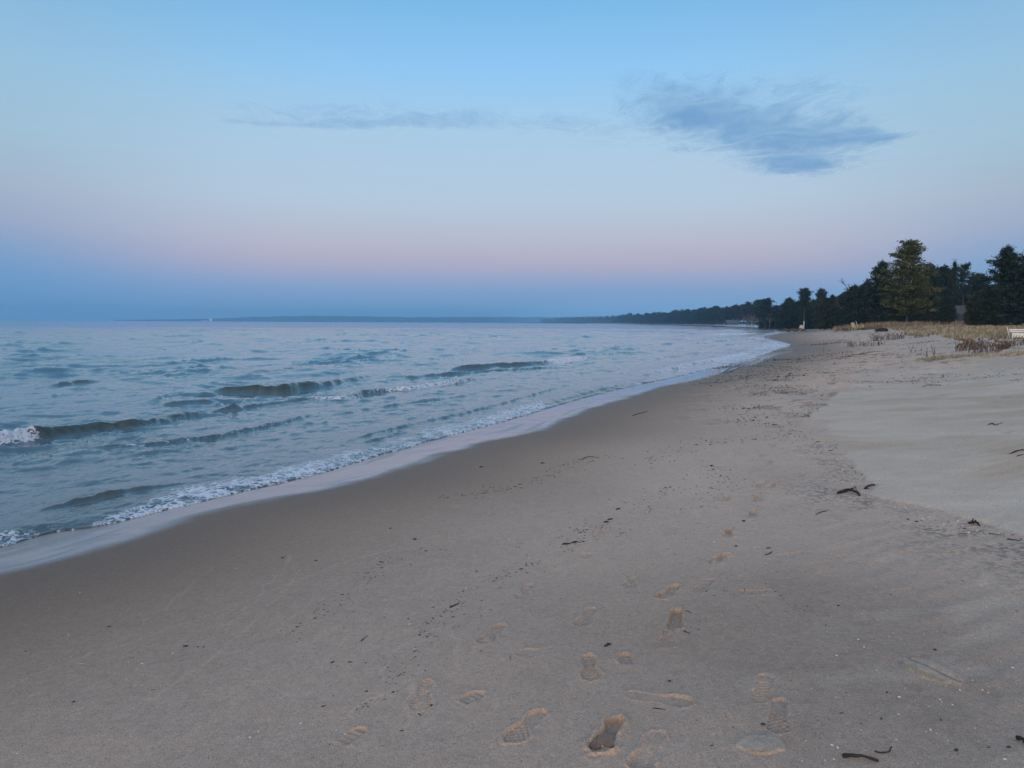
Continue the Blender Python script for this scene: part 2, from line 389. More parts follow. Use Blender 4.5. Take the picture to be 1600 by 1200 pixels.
    # lifted crust with a split, right foreground; small mound lower down
    for (c_, b_, hgt, wdt, lng) in (((1452, 1046), (1490, 1064), .009, .085, .17), ((1190, 1165), (1225, 1165), .008, .07, .10)):
        p, q_ = at(*c_), at(*b_); a = math.atan2(q_[1]-p[1], q_[0]-p[0])
        bb = (np.abs(x-p[0]) < .5) & (np.abs(y-p[1]) < .5)
        X = x[bb]-p[0]; Y = y[bb]-p[1]; u = (X*math.cos(a)+Y*math.sin(a))/lng; v = (-X*math.sin(a)+Y*math.cos(a))/wdt
        nn = fbm(x[bb]*18, y[bb]*18, 3, 33)-.5; q3 = np.sqrt(u*u+v*v)+nn*.5; e = ss(1.0, .88, q3)
        dz[bb] += e*hgt*(1+nn)
        col[bb] = col[bb]+(np.array([.50, .43, .35])-col[bb])*(e*.35)[:, None]
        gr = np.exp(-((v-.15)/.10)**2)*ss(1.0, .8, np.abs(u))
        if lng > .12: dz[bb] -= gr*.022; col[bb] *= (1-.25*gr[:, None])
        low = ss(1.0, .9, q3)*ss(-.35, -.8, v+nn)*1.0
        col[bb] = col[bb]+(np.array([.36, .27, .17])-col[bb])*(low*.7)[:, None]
    # specks of charcoal and bark, thicker along the drift lines
    sp = ss(.955, .985, vn(x*45, y*45, 71))*ss(.5, 3, s2)*(r < 14)
    col *= (1-.55*sp)[:, None]
    lt = ss(.72, .86, vn(x*2.2, y*1.6, 72)*.6+vn(x*6, y*4, 73)*.5)*ss(9, 20, r)*ss(2.5, 5, s)*(1-.85*dmask); col *= (1-.45*lt)[:, None]  # dark litter mottles that also paint the hummock shadow dashes into the sand
    wet = ss(.10, -.28, s2+(fbm(x*2.5, y*2.5, 3, 55)-.5)*.25)*(1-.85*ss(32, 60, r))
    tg = x*.52+y*.855; wet = wet*(1-.40*ss(.48, .72, fbm(s2*5, tg*.6, 3, 57)))   # film of water, broken by older swash lines
    wet = np.maximum(wet, ss(1.5, 3.5, -s2+3.0)*0)
    damp_gloss = ss(1.6+.04*r, 0, s2)
    z = z+dz*(1-wet)+wet*(fbm(x*4, y*4, 3, 58)-.5)*.007
    V = np.stack([x, y, z], 1); sf = s[F].max(1); ok = (sf > -4)
    V, F, A = keep(V, F, ok, dict(col=np.clip(col, .02, .8), wet=wet, dampg=damp_gloss, dry=dmask))
    mt = bpy.data.materials.new('sand'); mt.use_nodes = True; t = mt.node_tree; b = t.nodes['Principled BSDF']
    a1 = N(t, 'ShaderNodeAttribute', attribute_name='col'); a2 = N(t, 'ShaderNodeAttribute', attribute_name='wet'); a3 = N(t, 'ShaderNodeAttribute', attribute_name='dampg')
    tcn = N(t, 'ShaderNodeTexCoord')
    nz = N(t, 'ShaderNodeTexNoise'); nz.inputs['Scale'].default_value = 170; nz.inputs['Detail'].default_value = 2; Lk(t, tcn.outputs['Object'], nz.inputs['Vector'])
    nz2 = N(t, 'ShaderNodeTexNoise'); nz2.inputs['Scale'].default_value = 30; nz2.inputs['Detail'].default_value = 5; nz2.inputs['Roughness'].default_value = .7; Lk(t, tcn.outputs['Object'], nz2.inputs['Vector'])
    g1 = N(t, 'ShaderNodeMapRange'); Lk(t, nz.outputs['Fac'], g1.inputs[0]); g1.inputs[1].default_value = .3; g1.inputs[2].default_value = .7; g1.inputs[3].default_value = .72; g1.inputs[4].default_value = 1.28
    g2_ = N(t, 'ShaderNodeMapRange'); Lk(t, nz2.outputs['Fac'], g2_.inputs[0]); g2_.inputs[1].default_value = .3; g2_.inputs[2].default_value = .7; g2_.inputs[3].default_value = .88; g2_.inputs[4].default_value = 1.12
    gm = math_n(t, 'MULTIPLY', g1.outputs[0], g2_.outputs[0])
    vm = N(t, 'ShaderNodeVectorMath', operation='SCALE'); Lk(t, a1.outputs['Color'], vm.inputs[0]); Lk(t, gm, vm.inputs['Scale'])
    Lk(t, mixc(t, a2.outputs['Fac'], vm.outputs[0], (.26, .22, .215)), b.inputs['Base Color'])
    rr = N(t, 'ShaderNodeMapRange'); Lk(t, a3.outputs['Fac'], rr.inputs[0]); rr.inputs[3].default_value = .9; rr.inputs[4].default_value = .55
    Lk(t, math_n(t, 'MULTIPLY', rr.outputs[0], math_n(t, 'SUBTRACT', 1.0, math_n(t, 'MULTIPLY', a2.outputs['Fac'], .93))), b.inputs['Roughness'])
    sp_ = N(t, 'ShaderNodeMapRange'); Lk(t, a2.outputs['Fac'], sp_.inputs[0]); sp_.inputs[3].default_value = .15; sp_.inputs[4].default_value = .9
    Lk(t, sp_.outputs[0], b.inputs['Specular IOR Level']); b.inputs['IOR'].default_value = 1.6
    bp = N(t, 'ShaderNodeBump'); bp.inputs['Distance'].default_value = .004
    Lk(t, math_n(t, 'MULTIPLY', math_n(t, 'SUBTRACT', 1.0, a2.outputs['Fac']), .55), bp.inputs['Strength'])
    Lk(t, math_n(t, 'ADD', nz.outputs['Fac'], math_n(t, 'MULTIPLY', nz2.outputs['Fac'], 2.5)), bp.inputs['Height'])
    Lk(t, bp.outputs[0], b.inputs['Normal'])
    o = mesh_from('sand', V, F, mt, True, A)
    tag(o, 'grey beach sand, soaked and dark at the water, paler and drifted to the right', kind='structure')
build_sand()

# ------------------------------------------------------------------ water
# breakers: base line in photo pixels, then per-point height (m) and foam (0..1); wf/wb = front/back width
waves = [
 dict(p=[(-60, 715), (0, 700), (50, 692), (75, 688), (120, 682), (170, 676), (230, 670), (262, 662), (300, 652), (335, 646)], h=[.24, .26, .25, .24, .23, .20, .17, .14, .13, .02], f=[1, 1, .95, .25, 0, 0, 0, 0, .1, 0], wf=.17, wb=.55),
 dict(p=[(325, 646), (345, 642), (368, 641), (385, 639), (400, 636), (425, 633), (470, 630), (500, 628), (540, 627), (570, 618), (600, 613), (640, 611), (690, 603), (725, 597), (750, 592)],
      h=[.02, .06, .19, .06, .09, .08, .12, .14, .15, .12, .12, .13, .12, .14, .03], f=[0, 0, 0, 0, 0, 0, .1, .85, .95, .35, .7, .9, .9, .75, 0], wf=.16, wb=.5),
 dict(p=[(325, 612), (350, 612), (400, 611), (440, 611), (475, 606), (520, 600), (560, 592), (600, 584)], h=[.03, .14, .19, .27, .22, .12, .08, .02], f=[0, 0, 0, .05, .1, 0, 0, 0], wf=.30, wb=.8),
 dict(p=[(700, 576), (730, 576), (780, 574), (820, 573), (845, 571), (870, 568), (910, 563), (950, 558)], h=[.02, .20, .20, .22, .24, .22, .20, .05], f=[0, 0, 0, 0, .1, 1, .95, 0], wf=.35, wb=1.0),
 dict(p=[(110, 706), (150, 704), (200, 702), (250, 697), (300, 690), (350, 682), (400, 672), (440, 663), (480, 653), (505, 645)], h=[.01, .06, .08, .08, .075, .07, .07, .07, .06, .01], f=[0, .45, .6, .55, .5, .5, .55, .55, .6, 0], wf=.05, wb=.35),
 dict(p=[(60, 803), (90, 799), (130, 790), (180, 780), (230, 770), (280, 762), (330, 757)], h=[.01, .045, .07, .07, .05, .03, .0], f=[0, 0, 0, 0, 0, 0, 0], wf=.09, wb=.3),
 dict(p=[(-40, 862), (0, 849), (25, 842), (60, 838), (110, 828), (140, 822)], h=[.07, .09, .085, .06, .04, .01], f=[.9, .8, .6, .05, .05, .1], wf=.06, wb=.25),
 dict(p=[(560, 697), (590, 692), (625, 682), (650, 677)], h=[0, .045, .05, 0], f=[0]*4, wf=.10, wb=.3),
 dict(p=[(810, 650), (830, 642), (850, 637), (880, 628), (920, 617), (960, 608), (1000, 600), (1020, 594)], h=[.03, .12, .14, .12, .13, .14, .10, .01], f=[.2, .7, .9, .15, .2, .5, .6, 0], wf=.12, wb=.45),
 dict(p=[(520, 702), (600, 678), (700, 655), (780, 636), (860, 612), (940, 592)], h=[0, .05, .045, .06, .06, 0], f=[0, .2, .1, .3, .3, 0], wf=.07, wb=.3),
 dict(p=[(500, 655), (560, 645), (640, 632), (720, 622), (780, 610)], h=[0, .05, .05, .05, 0], f=[0, .1, .3, .1, 0], wf=.08, wb=.35),
 dict(p=[(760, 615), (790, 613), (830, 610), (860, 609)], h=[0, .06, .04, 0], f=[0]*4, wf=.2, wb=.5),
 dict(p=[(600, 592), (680, 586), (740, 582), (810, 580), (850, 578), (890, 576)], h=[0, .08, .07, .12, .14, 0], f=[0, 0, 0, 0, .5, 0], wf=.2, wb=.6),
 dict(p=[(945, 546), (965, 546), (985, 544), (1010, 551), (1040, 548)], h=[0, .22, .20, .12, 0], f=[0, 0, .0, .6, 0], wf=.45, wb=1.1),
 dict(p=[(1010, 565), (1040, 561), (1080, 556), (1110, 553), (1140, 547)], h=[0, .12, .14, .16, 0], f=[0, .7, .2, .7, 0], wf=.4, wb=1.2),
 dict(p=[(1000, 590), (1040, 582), (1090, 571), (1130, 563), (1160, 556), (1190, 546)], h=[0, .10, .13, .13, .12, 0], f=[.3, .7, .7, .8, .8, .3], wf=.3, wb=1.0),
 dict(p=[(1060, 538), (1100, 537), (1140, 533), (1180, 531)], h=[0, .2, .2, 0], f=[0, .4, .8, 0], wf=.8, wb=2),
 dict(p=[(1090, 524), (1130, 523), (1170, 522), (1200, 521)], h=[0, .25, .25, 0], f=[0, .8, .8, 0], wf=1.5, wb=4),
 dict(p=[(50, 602), (90, 604), (140, 600), (190, 599)], h=[0, .14, .13, 0], f=[0]*4, wf=.45, wb=.9),
 dict(p=[(230, 632), (280, 631), (320, 628), (350, 627)], h=[0, .10, .08, 0], f=[0]*4, wf=.25, wb=.6),
 dict(p=[(360, 588), (400, 585), (470, 578), (530, 573)], h=[0, .13, .12, 0], f=[0]*4, wf=.45, wb=.9),
 dict(p=[(320, 570), (370, 572), (400, 570)], h=[0, .16, 0], f=[0]*3, wf=.5, wb=1),
]
def build_water():
    x, y, r, F = polar(azs(.06), radii(3.0, 9000, 2.05, .6, .006, .02, 260))
    s = sdist(x, y, SHORE).astype(np.float64)
    ok_v = s < 2.5
    h = np.zeros(x.shape); foam = np.zeros(x.shape)
    dr = np.minimum(r*r/(2.05*739)*.6, r*np.where(r < 260, .006, .02))
    dr = np.maximum(dr, r*.00105)
    gust = fbm(x/9, y/9, 3, 81)
    depth = ss(0, 9, -s)
    wx = (fbm(x/3.0, y/3.0, 2, 83)-.5)*2.0; wy = (fbm(x/3.0, y/3.0, 2, 84)-.5)*2.0
    RS = np.random.RandomState(5)
    dirs = math.atan2(-.46, .89)                                   # travel direction: towards the beach
    for i in range(64):
        lam = .22*1.085**i
        if lam > 30: break
        a = dirs+RS.normal(0, .55 if lam < 3 else .35); kx = math.cos(a)*2*math.pi/lam; ky = math.sin(a)*2*math.pi/lam
        ph = RS.rand()*6.28
        vis = ss(2.1, 3.6, lam/dr)
        if lam < 12: amp = .0125*lam**.68*(1.0 if lam < 5 else .8)
        else: amp = .03
        q = kx*(x+wx)+ky*(y+wy)+ph
        w = np.sin(q)
        w = w+.35*(1-2*np.abs(np.sin(q/2+.8)))                        # sharper crests
        loc = (.35+1.3*gust) if lam < 4 else 1.0
        fade = depth if lam > 1.2 else (.25+.75*depth)
        h += amp*w*vis*loc*fade
    h *= .95
    h *= .42
    for j, lam in enumerate((.22, .34, .55, .9, 1.5, 2.5, 4.2, 7.0, 12.0)):           # sharp, short-crested chop
        for kk, (cx_, cy_) in enumerate(((.30, -.954), (.80, -.60))):
            vis = ss(1.6, 2.8, lam/dr)
            if not vis.any(): continue
            m_ = (vis > 0) & ok_v; X = x[m_]; Y = y[m_]
            U = (X*cx_+Y*cy_)/lam; V_ = (-X*cy_+Y*cx_)/lam
            U = U+.35*(vn(U*.7+9, V_*.3, 140+j)-.5)
            a_ = vn(U, V_*.36, 150+j*2+kk); b_ = vn(U*1.0+40, V_*.36+20, 170+j*2+kk)
            rg = 1-np.abs(a_-b_)*3.2; rg = np.clip(rg, 0, 1)**2.2
            env = ss(.40, .76, vn(X/(lam*5), Y/(lam*5), 190+j))
            h[m_] += (1.7 if lam < 1.2 else 1.0)*min(.044*lam**.72, .085)*(1 if lam < .6 else (.45+.95*ss(14, 45, np.hypot(X, Y))))*rg*env*vis[m_]*(.35+.65*depth[m_])*(.6+.8*gust[m_])
    face_shade = np.zeros(x.shape)
    for wv in waves:
        P = [to_plane(a, b) for a, b in wv['p']]; n = 5; Q = catmull(P, n)
        hh = np.interp(np.arange(len(Q))/n, np.arange(len(P)), wv['h']); ff = np.interp(np.arange(len(Q))/n, np.arange(len(P)), wv['f'])
        mg = wv['wb']*4+.5
        bb = (x > Q[:, 0].min()-mg) & (x < Q[:, 0].max()+mg) & (y > Q[:, 1].min()-mg) & (y < Q[:, 1].max()+mg)
        X = x[bb]; Y = y[bb]
        d, t = sdist(X, Y, Q, True); H = np.interp(t, np.arange(len(Q)), hh); Fm = np.interp(t, np.arange(len(Q)), ff)
        # beyond the ends of the line the wave must vanish
        e0 = (t <= .001)|(t >= len(Q)-1.001); H = np.where(e0, H*.0, H)
        sc = max(.3, wv['wb']); d = d.astype(np.float64)+(fbm(X*2.2/sc, Y*2.2/sc, 3, 91)-.5)*.35*sc
        d += wv['wf']*.8
        H = H*(.78+.5*fbm(X*1.5/sc, Y*1.5/sc, 2, 95))
        pr = np.where(d > 0, np.exp(-(np.abs(d)/(wv['wf']*.6))**2.4), np.exp(-(np.abs(d)/wv['wb'])**1.5))
        tro = -.04*np.exp(-((d-wv['wf']*2.2)/(wv['wf']*1.3))**2)
        dampen = np.clip(pr*H/.12, 0, 1)
        H = H*.86; face_shade[bb] = np.maximum(face_shade[bb], np.clip(pr*H/.10, 0, 1)*ss(60, 25, np.hypot(X, Y))); h[bb] = h[bb]*(1-.85*np.clip(dampen*1.6, 0, 1))+H*(pr+tro)
        lump = fbm(X*9/sc**.5, Y*9/sc**.5, 3, 97)
        h[bb] += dampen*(fbm(X*4+Y*1.5, Y*4-X*1.5, 4, 99)-.5)*.075
        fz = Fm*np.where(d > 0, ss(wv['wf']*1.5, wv['wf']*.9, d), np.exp(-(np.abs(d)/(wv['wb']*.85))**2))
        h[bb] += fz*(lump-.45)*.10*np.clip(H/.2, .3, 1.3)
        foam[bb] = np.maximum(foam[bb], fz*(.62+.6*lump))
        # lace of old foam trailing seaward
        trail = Fm*.42*np.where(d < 0, np.exp(-(np.abs(d)/(wv['wb']*2.4))**2), 0)
        foam[bb] = np.maximum(foam[bb], trail)
    # patch of drifting foam between the first breakers
    for (px, py, rx, ry, am) in ((235, 668, 1.3, 1.0, .40), (290, 655, 1.2, 1.0, .42), (330, 668, 1.5, .8, .34), (180, 690, .9, .5, .3), (640, 600, 1.5, 1.2, .3)):
        c = to_plane(px, py); foam = np.maximum(foam, am*np.exp(-(((x-c[0])/rx)**2+((y-c[1])/ry)**2)))
    # swash front: a low bore with foam behind it; width and strength change along the beach
    so_ = -s                                                                 # metres seaward of the edge
    ang = np.degrees(np.arctan2(x, y)); pxa = 800+FPX*np.tan(np.radians(np.clip(ang, -60, 60)))
    wd = np.interp(pxa, [-200, 0, 150, 220, 400, 600, 760, 830, 900, 1000, 1100, 1200, 1240], [.15, .15, .25, .50, .62, .62, .70, .55, .35, .6, 1.4, 3.0, 5])
    st = np.interp(pxa, [-200, 0, 120, 170, 260, 500, 620, 700, 830, 870, 960, 1060, 1200, 1300], [.85, .75, .6, .85, .95, .92, .75, .9, .95, .35, .45, .7, .85, .8])
    nb = fbm(x*2.5, y*2.5, 3, 101)
    h += (fbm(x*3.3+y, y*3.3-x, 4, 121)-.5)*.050*ss(0, 1.5, so_)*ss(60, 20, r)
    edge = so_+(fbm(x*1.6, y*1.6, 3, 105)-.5)*.16*np.clip(r/12, .6, 3)
    band = ss(-.45, -.30, edge)*ss(1.9, .5, edge/(wd*(.6+.8*nb)))
    foam = np.maximum(foam, band*st*(.48+.55*fbm(x*5, y*5, 3, 111)))
    lump = fbm(x*8, y*8, 3, 113)
    bore = ss(-.01, .30, edge)*np.exp(-np.clip(edge, 0, None)/(.7))
    h = h*ss(-.05, .8, edge)
    h += bore*(.022+.028*st)*(.5+1.0*lump)+ss(-.01, .03, edge)*.008*ss(3, 0, edge)
    # thin film must end on the sand
    h = np.where(edge < 0, -.06-1.0*np.abs(edge), h)
    h = h+np.where(edge < 0, 0, np.clip(.004-.07*edge, 0, .004))
    z = h
    # water must reach over the sloping sand behind the edge
    shallow = np.exp(-np.clip(so_, 0, None)/11.0)
    V = np.stack([x, y, z], 1); sf = s[F].min(1); okf = (sf < .9)
    V, F, A = keep(V, F, okf, dict(foam=np.clip(foam, 0, 1.2), face_shade=face_shade, shallow=shallow, dist=np.clip(r/300, 0, 1)))
    mt = bpy.data.materials.new('lake_water'); mt.use_nodes = True; t = mt.node_tree; b = t.nodes['Principled BSDF']; out = t.nodes['Material Output']
    af = N(t, 'ShaderNodeAttribute', attribute_name='foam'); ash = N(t, 'ShaderNodeAttribute', attribute_name='shallow'); ad = N(t, 'ShaderNodeAttribute', attribute_name='dist')
    tcn = N(t, 'ShaderNodeTexCoord')
    asl = N(t, 'ShaderNodeAttribute', attribute_name='face_shade')                # darkness of steep breaker faces painted into the water colour, dark olive
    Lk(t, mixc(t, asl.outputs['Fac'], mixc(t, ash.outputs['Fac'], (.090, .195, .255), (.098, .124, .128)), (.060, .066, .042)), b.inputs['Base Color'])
    b.inputs['Roughness'].default_value = .05; b.inputs['IOR'].default_value = 1.52
    rr = N(t, 'ShaderNodeMapRange'); Lk(t, ad.outputs['Fac'], rr.inputs[0]); rr.inputs[1].default_value = 0; rr.inputs[2].default_value = 1; rr.inputs[3].default_value = .03; rr.inputs[4].default_value = .10
    Lk(t, rr.outputs[0], b.inputs['Roughness'])
    mp = N(t, 'ShaderNodeMapping'); Lk(t, tcn.outputs['Object'], mp.inputs[0]); mp.inputs['Rotation'].default_value = (0, 0, math.radians(30)); mp.inputs['Scale'].default_value = (1.0, .45, 1)
    n1 = N(t, 'ShaderNodeTexNoise'); n1.inputs['Scale'].default_value = 2.2; n1.inputs['Detail'].default_value = 6; n1.inputs['Roughness'].default_value = .62; n1.inputs['Distortion'].default_value = .6
    Lk(t, mp.outputs[0], n1.inputs['Vector'])
    n2 = N(t, 'ShaderNodeTexNoise'); n2.inputs['Scale'].default_value = 14; n2.inputs['Detail'].default_value = 3; Lk(t, mp.outputs[0], n2.inputs['Vector'])
    hsum = math_n(t, 'ADD', math_n(t, 'MULTIPLY', n1.outputs['Fac'], .20), math_n(t, 'MULTIPLY', n2.outputs['Fac'], .028))
    bp = N(t, 'ShaderNodeBump'); bp.inputs['Strength'].default_value = .24; bp.inputs['Distance'].default_value = 1.0
    Lk(t, hsum, bp.inputs['Height']); Lk(t, bp.outputs[0], b.inputs['Normal'])
    # foam: solid where thick, lace where thin
    n3 = N(t, 'ShaderNodeTexNoise'); n3.inputs['Scale'].default_value = 7; n3.inputs['Detail'].default_value = 5; n3.inputs['Roughness'].default_value = .7; Lk(t, tcn.outputs['Object'], n3.inputs['Vector'])
    dv = N(t, 'ShaderNodeVectorMath', operation='MULTIPLY_ADD'); Lk(t, n3.outputs['Color'], dv.inputs[0]); dv.inputs[1].default_value = (.25, .25, .25); Lk(t, tcn.outputs['Object'], dv.inputs[2])
    vo = N(t, 'ShaderNodeTexVoronoi', feature='DISTANCE_TO_EDGE'); vo.inputs['Scale'].default_value = 15
    mf = N(t, 'ShaderNodeMapping'); mf.vector_type = 'TEXTURE'; mf.inputs['Rotation'].default_value = (0, 0, math.radians(58)); mf.inputs['Scale'].default_value = (2.2, 1, 1); Lk(t, dv.outputs[0], mf.inputs[0]); Lk(t, mf.outputs[0], vo.inputs['Vector'])
    lace = math_n(t, 'SUBTRACT', .30, math_n(t, 'MULTIPLY', vo.outputs['Distance'], 1.5))
    val = math_n(t, 'ADD', math_n(t, 'ADD', af.outputs['Fac'], lace), math_n(t, 'MULTIPLY', math_n(t, 'SUBTRACT', n3.outputs['Fac'], .5), 1.1))
    mk = N(t, 'ShaderNodeMapRange'); mk.interpolation_type = 'SMOOTHSTEP'; Lk(t, val, mk.inputs[0]); mk.inputs[1].default_value = .68; mk.inputs[2].default_value = .94
    gate = math_n(t, 'GREATER_THAN', af.outputs['Fac'], .06)
    mask = math_n(t, 'MULTIPLY', mk.outputs[0], gate)
    fo = N(t, 'ShaderNodeBsdfPrincipled'); fo.inputs['Base Color'].default_value = (.82, .89, .98, 1); fo.inputs['Roughness'].default_value = .6; fo.inputs['Specular IOR Level'].default_value = .3
    b2 = N(t, 'ShaderNodeBump'); b2.inputs['Strength'].default_value = .8; b2.inputs['Distance'].default_value = .03; Lk(t, val, b2.inputs['Height']); Lk(t, b2.outputs[0], fo.inputs['Normal'])
    mx = N(t, 'ShaderNodeMixShader'); Lk(t, mask, mx.inputs[0]); Lk(t, b.outputs[0], mx.inputs[1]); Lk(t, fo.outputs[0], mx.inputs[2])
    Lk(t, mx.outputs[0], out.inputs['Surface'])
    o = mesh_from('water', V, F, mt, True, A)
    tag(o, 'choppy blue-grey lake water with low breakers and a foamy edge', kind='structure')
build_water()

# ------------------------------------------------------------------ far shore
M_hill = mat_noise('far_wooded_hill', (.012, .028, .045), .9, .35, .02)
def ridge(name, pts, depth, z_fn, label):
    """a long wooded rise: front line pts [(x,y)], height from z_fn(t)"""
    P = catmull(pts, 24); V = []; n = len(P); rows = 6
    for i, p in enumerate(P):
        d = p/np.linalg.norm(p); t = i/(n-1); H = z_fn(t)
        for k in range(rows):
            q = k/(rows-1); V.append((p[0]+d[0]*depth*q, p[1]+d[1]*depth*q, (-1 if k == 0 else H*math.sin(min(1, q*1.3+.25)*math.pi/2)*(1+.05*math.sin(i*.7+k)))+ (0 if k else 0)))
    F = [(i*rows+k, (i+1)*rows+k, (i+1)*rows+k+1, i*rows+k+1) for i in range(n-1) for k in range(rows-1)]
    o = mesh_from(name, V, F, M_hill, True); tag(o, label, kind='structure'); return o
def farp(px, d): 
    v = ray(px, 504); return (v[0]*d/v[1], d)
def hz_fn(t):
    px = 180+t*(1010-180)
    pxh = np.interp(px, [180, 260, 330, 400, 480, 560, 640, 760, 850, 930, 1000], [.2, 1.4, 2.8, 6.5, 8.5, 8.2, 7.2, 8.2, 8.6, 9.5, 10])
    return 6500/FPX*(pxh+1.0+.5*float(vn(np.array([px/9.]), np.array([3.3]))[0])+.3*float(vn(np.array([px/2.5]), np.array([1.3]))[0]))
ridge('hill', [farp(p, 6500) for p in (180, 300, 420, 540, 660, 780, 900, 1010)], 900, hz_fn, 'long low wooded far shore, hazy blue, across the bay')
def hz2(t):
    return 3.0+2.0*t
ridge('headland', [(60, 4700), (170, 3500), (262, 2700), (322, 2000), (340, 1500), (330, 1100), (295, 760)], 160, hz2, 'low headland under the distant wood')

# ------------------------------------------------------------------ haze
def build_haze():
    mb = MB(); x0, x1, y0, y1, z0, z1 = -9500, 9500, -9500, 9500, -4.5, 130
    mb.box(((x0+x1)/2, (y0+y1)/2, (z0+z1)/2), (x1-x0, y1-y0, z1-z0))
    mt = bpy.data.materials.new('haze_air'); mt.use_nodes = True; t = mt.node_tree; t.nodes.clear()
    out = N(t, 'ShaderNodeOutputMaterial'); v = N(t, 'ShaderNodeVolumePrincipled'); v.inputs['Color'].default_value = (.30, .66, 1, 1); v.inputs['Density'].default_value = 2.0e-4
    v.inputs['Anisotropy'].default_value = 0.0
    Lk(t, v.outputs[0], out.inputs['Volume'])
    o = mb.build('haze', mt, smooth=False); tag(o, 'thin blue haze over the bay', kind='stuff')
build_haze()

# ------------------------------------------------------------------ clouds, a thin layer 1800 m up
def build_cloud(name, blobs, px0, px1, py0, py1, gain, label, seed):
    nx, ny = 220, 110; V = np.zeros((nx*ny, 3)); D = np.zeros(nx*ny)
    pts = [to_plane(px, py, 1800) for px, py in ((px0, py0), (px1, py0), (px0, py1), (px1, py1))]
    xa, xb = min(p[0] for p in pts), max(p[0] for p in pts); ya, yb = min(p[1] for p in pts), max(p[1] for p in pts)
    X, Y = np.meshgrid(np.linspace(xa, xb, nx), np.linspace(ya, yb, ny)); X = X.ravel(); Y = Y.ravel()
    Pc = [(to_plane(px, py, 1800), to_plane(px+rx, py, 1800), to_plane(px, py-ry, 1800), to_plane(px, py+ry, 1800), s) for px, py, rx, ry, s in blobs]
    for c, ex, ey, ey2, s in Pc:
        wx = abs(ex[0]-c[0]); wy = abs(ey[1]-ey2[1])/2
        D = np.maximum(D, 0)+s*np.exp(-((((X-c[0])-(Y-c[1])*c[0]/c[1])/wx)**2+((Y-c[1])/wy)**2)**1.0)*1.0*(1-np.clip(D, 0, 1)*.6)
    nn = fbm(X/700, Y/1100, 4, seed); D = D*(.55+1.2*nn)
    ex = np.minimum(np.minimum(X-xa, xb-X)/(xb-xa), np.minimum(Y-ya, yb-Y)/(yb-ya)); D *= ss(0, .08, ex)
    Z = 1800+(fbm(X/500, Y/500, 3, seed+2)-.5)*120
    idx = np.arange(nx*ny).reshape(ny, nx); F = np.stack([idx[:-1, :-1], idx[:-1, 1:], idx[1:, 1:], idx[1:, :-1]], -1).reshape(-1, 4)
    mt = bpy.data.materials.new('cloud_vapour'); mt.use_nodes = True; t = mt.node_tree; t.nodes.clear(); out = N(t, 'ShaderNodeOutputMaterial')
    a = N(t, 'ShaderNodeAttribute', attribute_name='dens'); tcn = N(t, 'ShaderNodeTexCoord')
    mp = N(t, 'ShaderNodeMapping'); Lk(t, tcn.outputs['Object'], mp.inputs[0]); mp.inputs['Scale'].default_value = (.0036, .0024, .001); mp.inputs['Rotation'].default_value = (0, 0, math.radians(25))
    nz = N(t, 'ShaderNodeTexNoise'); nz.inputs['Scale'].default_value = 1.0; nz.inputs['Detail'].default_value = 7; nz.inputs['Roughness'].default_value = .62; nz.inputs['Distortion'].default_value = .8
    Lk(t, mp.outputs[0], nz.inputs['Vector'])
    val = math_n(t, 'ADD', a.outputs['Fac'], math_n(t, 'MULTIPLY', math_n(t, 'SUBTRACT', nz.outputs['Fac'], .47), 1.7))
    mr = N(t, 'ShaderNodeMapRange'); mr.interpolation_type = 'SMOOTHSTEP'; Lk(t, val, mr.inputs[0]); mr.inputs[1].default_value = .0; mr.inputs[2].default_value = 1.15; mr.inputs[4].default_value = gain
    fac = math_n(t, 'MULTIPLY', mr.outputs[0], math_n(t, 'MINIMUM', math_n(t, 'MULTIPLY', a.outputs['Fac'], 4.0), 1.0))
    tr = N(t, 'ShaderNodeBsdfTransparent'); tl = N(t, 'ShaderNodeBsdfTranslucent'); tl.inputs[0].default_value = (.46, .72, .90, 1)
    mx = N(t, 'ShaderNodeMixShader'); Lk(t, fac, mx.inputs[0]); Lk(t, tr.outputs[0], mx.inputs[1]); Lk(t, tl.outputs[0], mx.inputs[2]); Lk(t, mx.outputs[0], out.inputs['Surface'])
    o = mesh_from(name, np.stack([X, Y, Z], 1), F, mt, True, dict(dens=D)); tag(o, label, 'cloud')
build_cloud('cloud', [(1075, 155, 105, 36, .62), (1150, 192, 115, 34, .75), (1230, 212, 110, 30, .9), (1245, 252, 75, 18, 1.0), (1320, 215, 75, 12, .8), (1385, 212, 30, 6, .6), (1220, 135, 160, 14, .25), (1060, 232, 45, 6, .35)],
            940, 1450, 85, 305, .85, 'ragged slate-blue cloud hanging above the wooded shore', 201)
build_cloud('cloud', [(560, 190, 170, 9, .62), (500, 168, 120, 12, .35), (700, 182, 150, 12, .35), (420, 193, 50, 3, .5), (850, 195, 120, 14, .28), (960, 215, 80, 18, .18)],
            330, 1060, 120, 250, .52, 'thin wispy streak of cloud over the open lake', 230)

# ------------------------------------------------------------------ trees
M_bark = mat_noise('grey_brown_bark', (.075, .062, .052), .95, .4, 6)
M_barkpale = mat_noise('pale_bark', (.20, .18, .16), .9, .3, 6)
M_dark = mat_noise('dark_needles', (.020, .036, .024), .7, .35, .9, col2=(.034, .055, .032))
M_gold = mat_noise('yellow_green_needles', (.060, .080, .022), .7, .35, .8, col2=(.135, .138, .045))
M_olive = mat_noise('olive_needles', (.030, .046, .022), .7, .35, .9, col2=(.058, .07, .03))
M_twig = mat_noise('bare_twigs', (.085, .065, .062), .9, .3, 3)
M_redtwig = mat_noise('red_brown_twigs', (.135, .088, .074), .9, .4, 5)

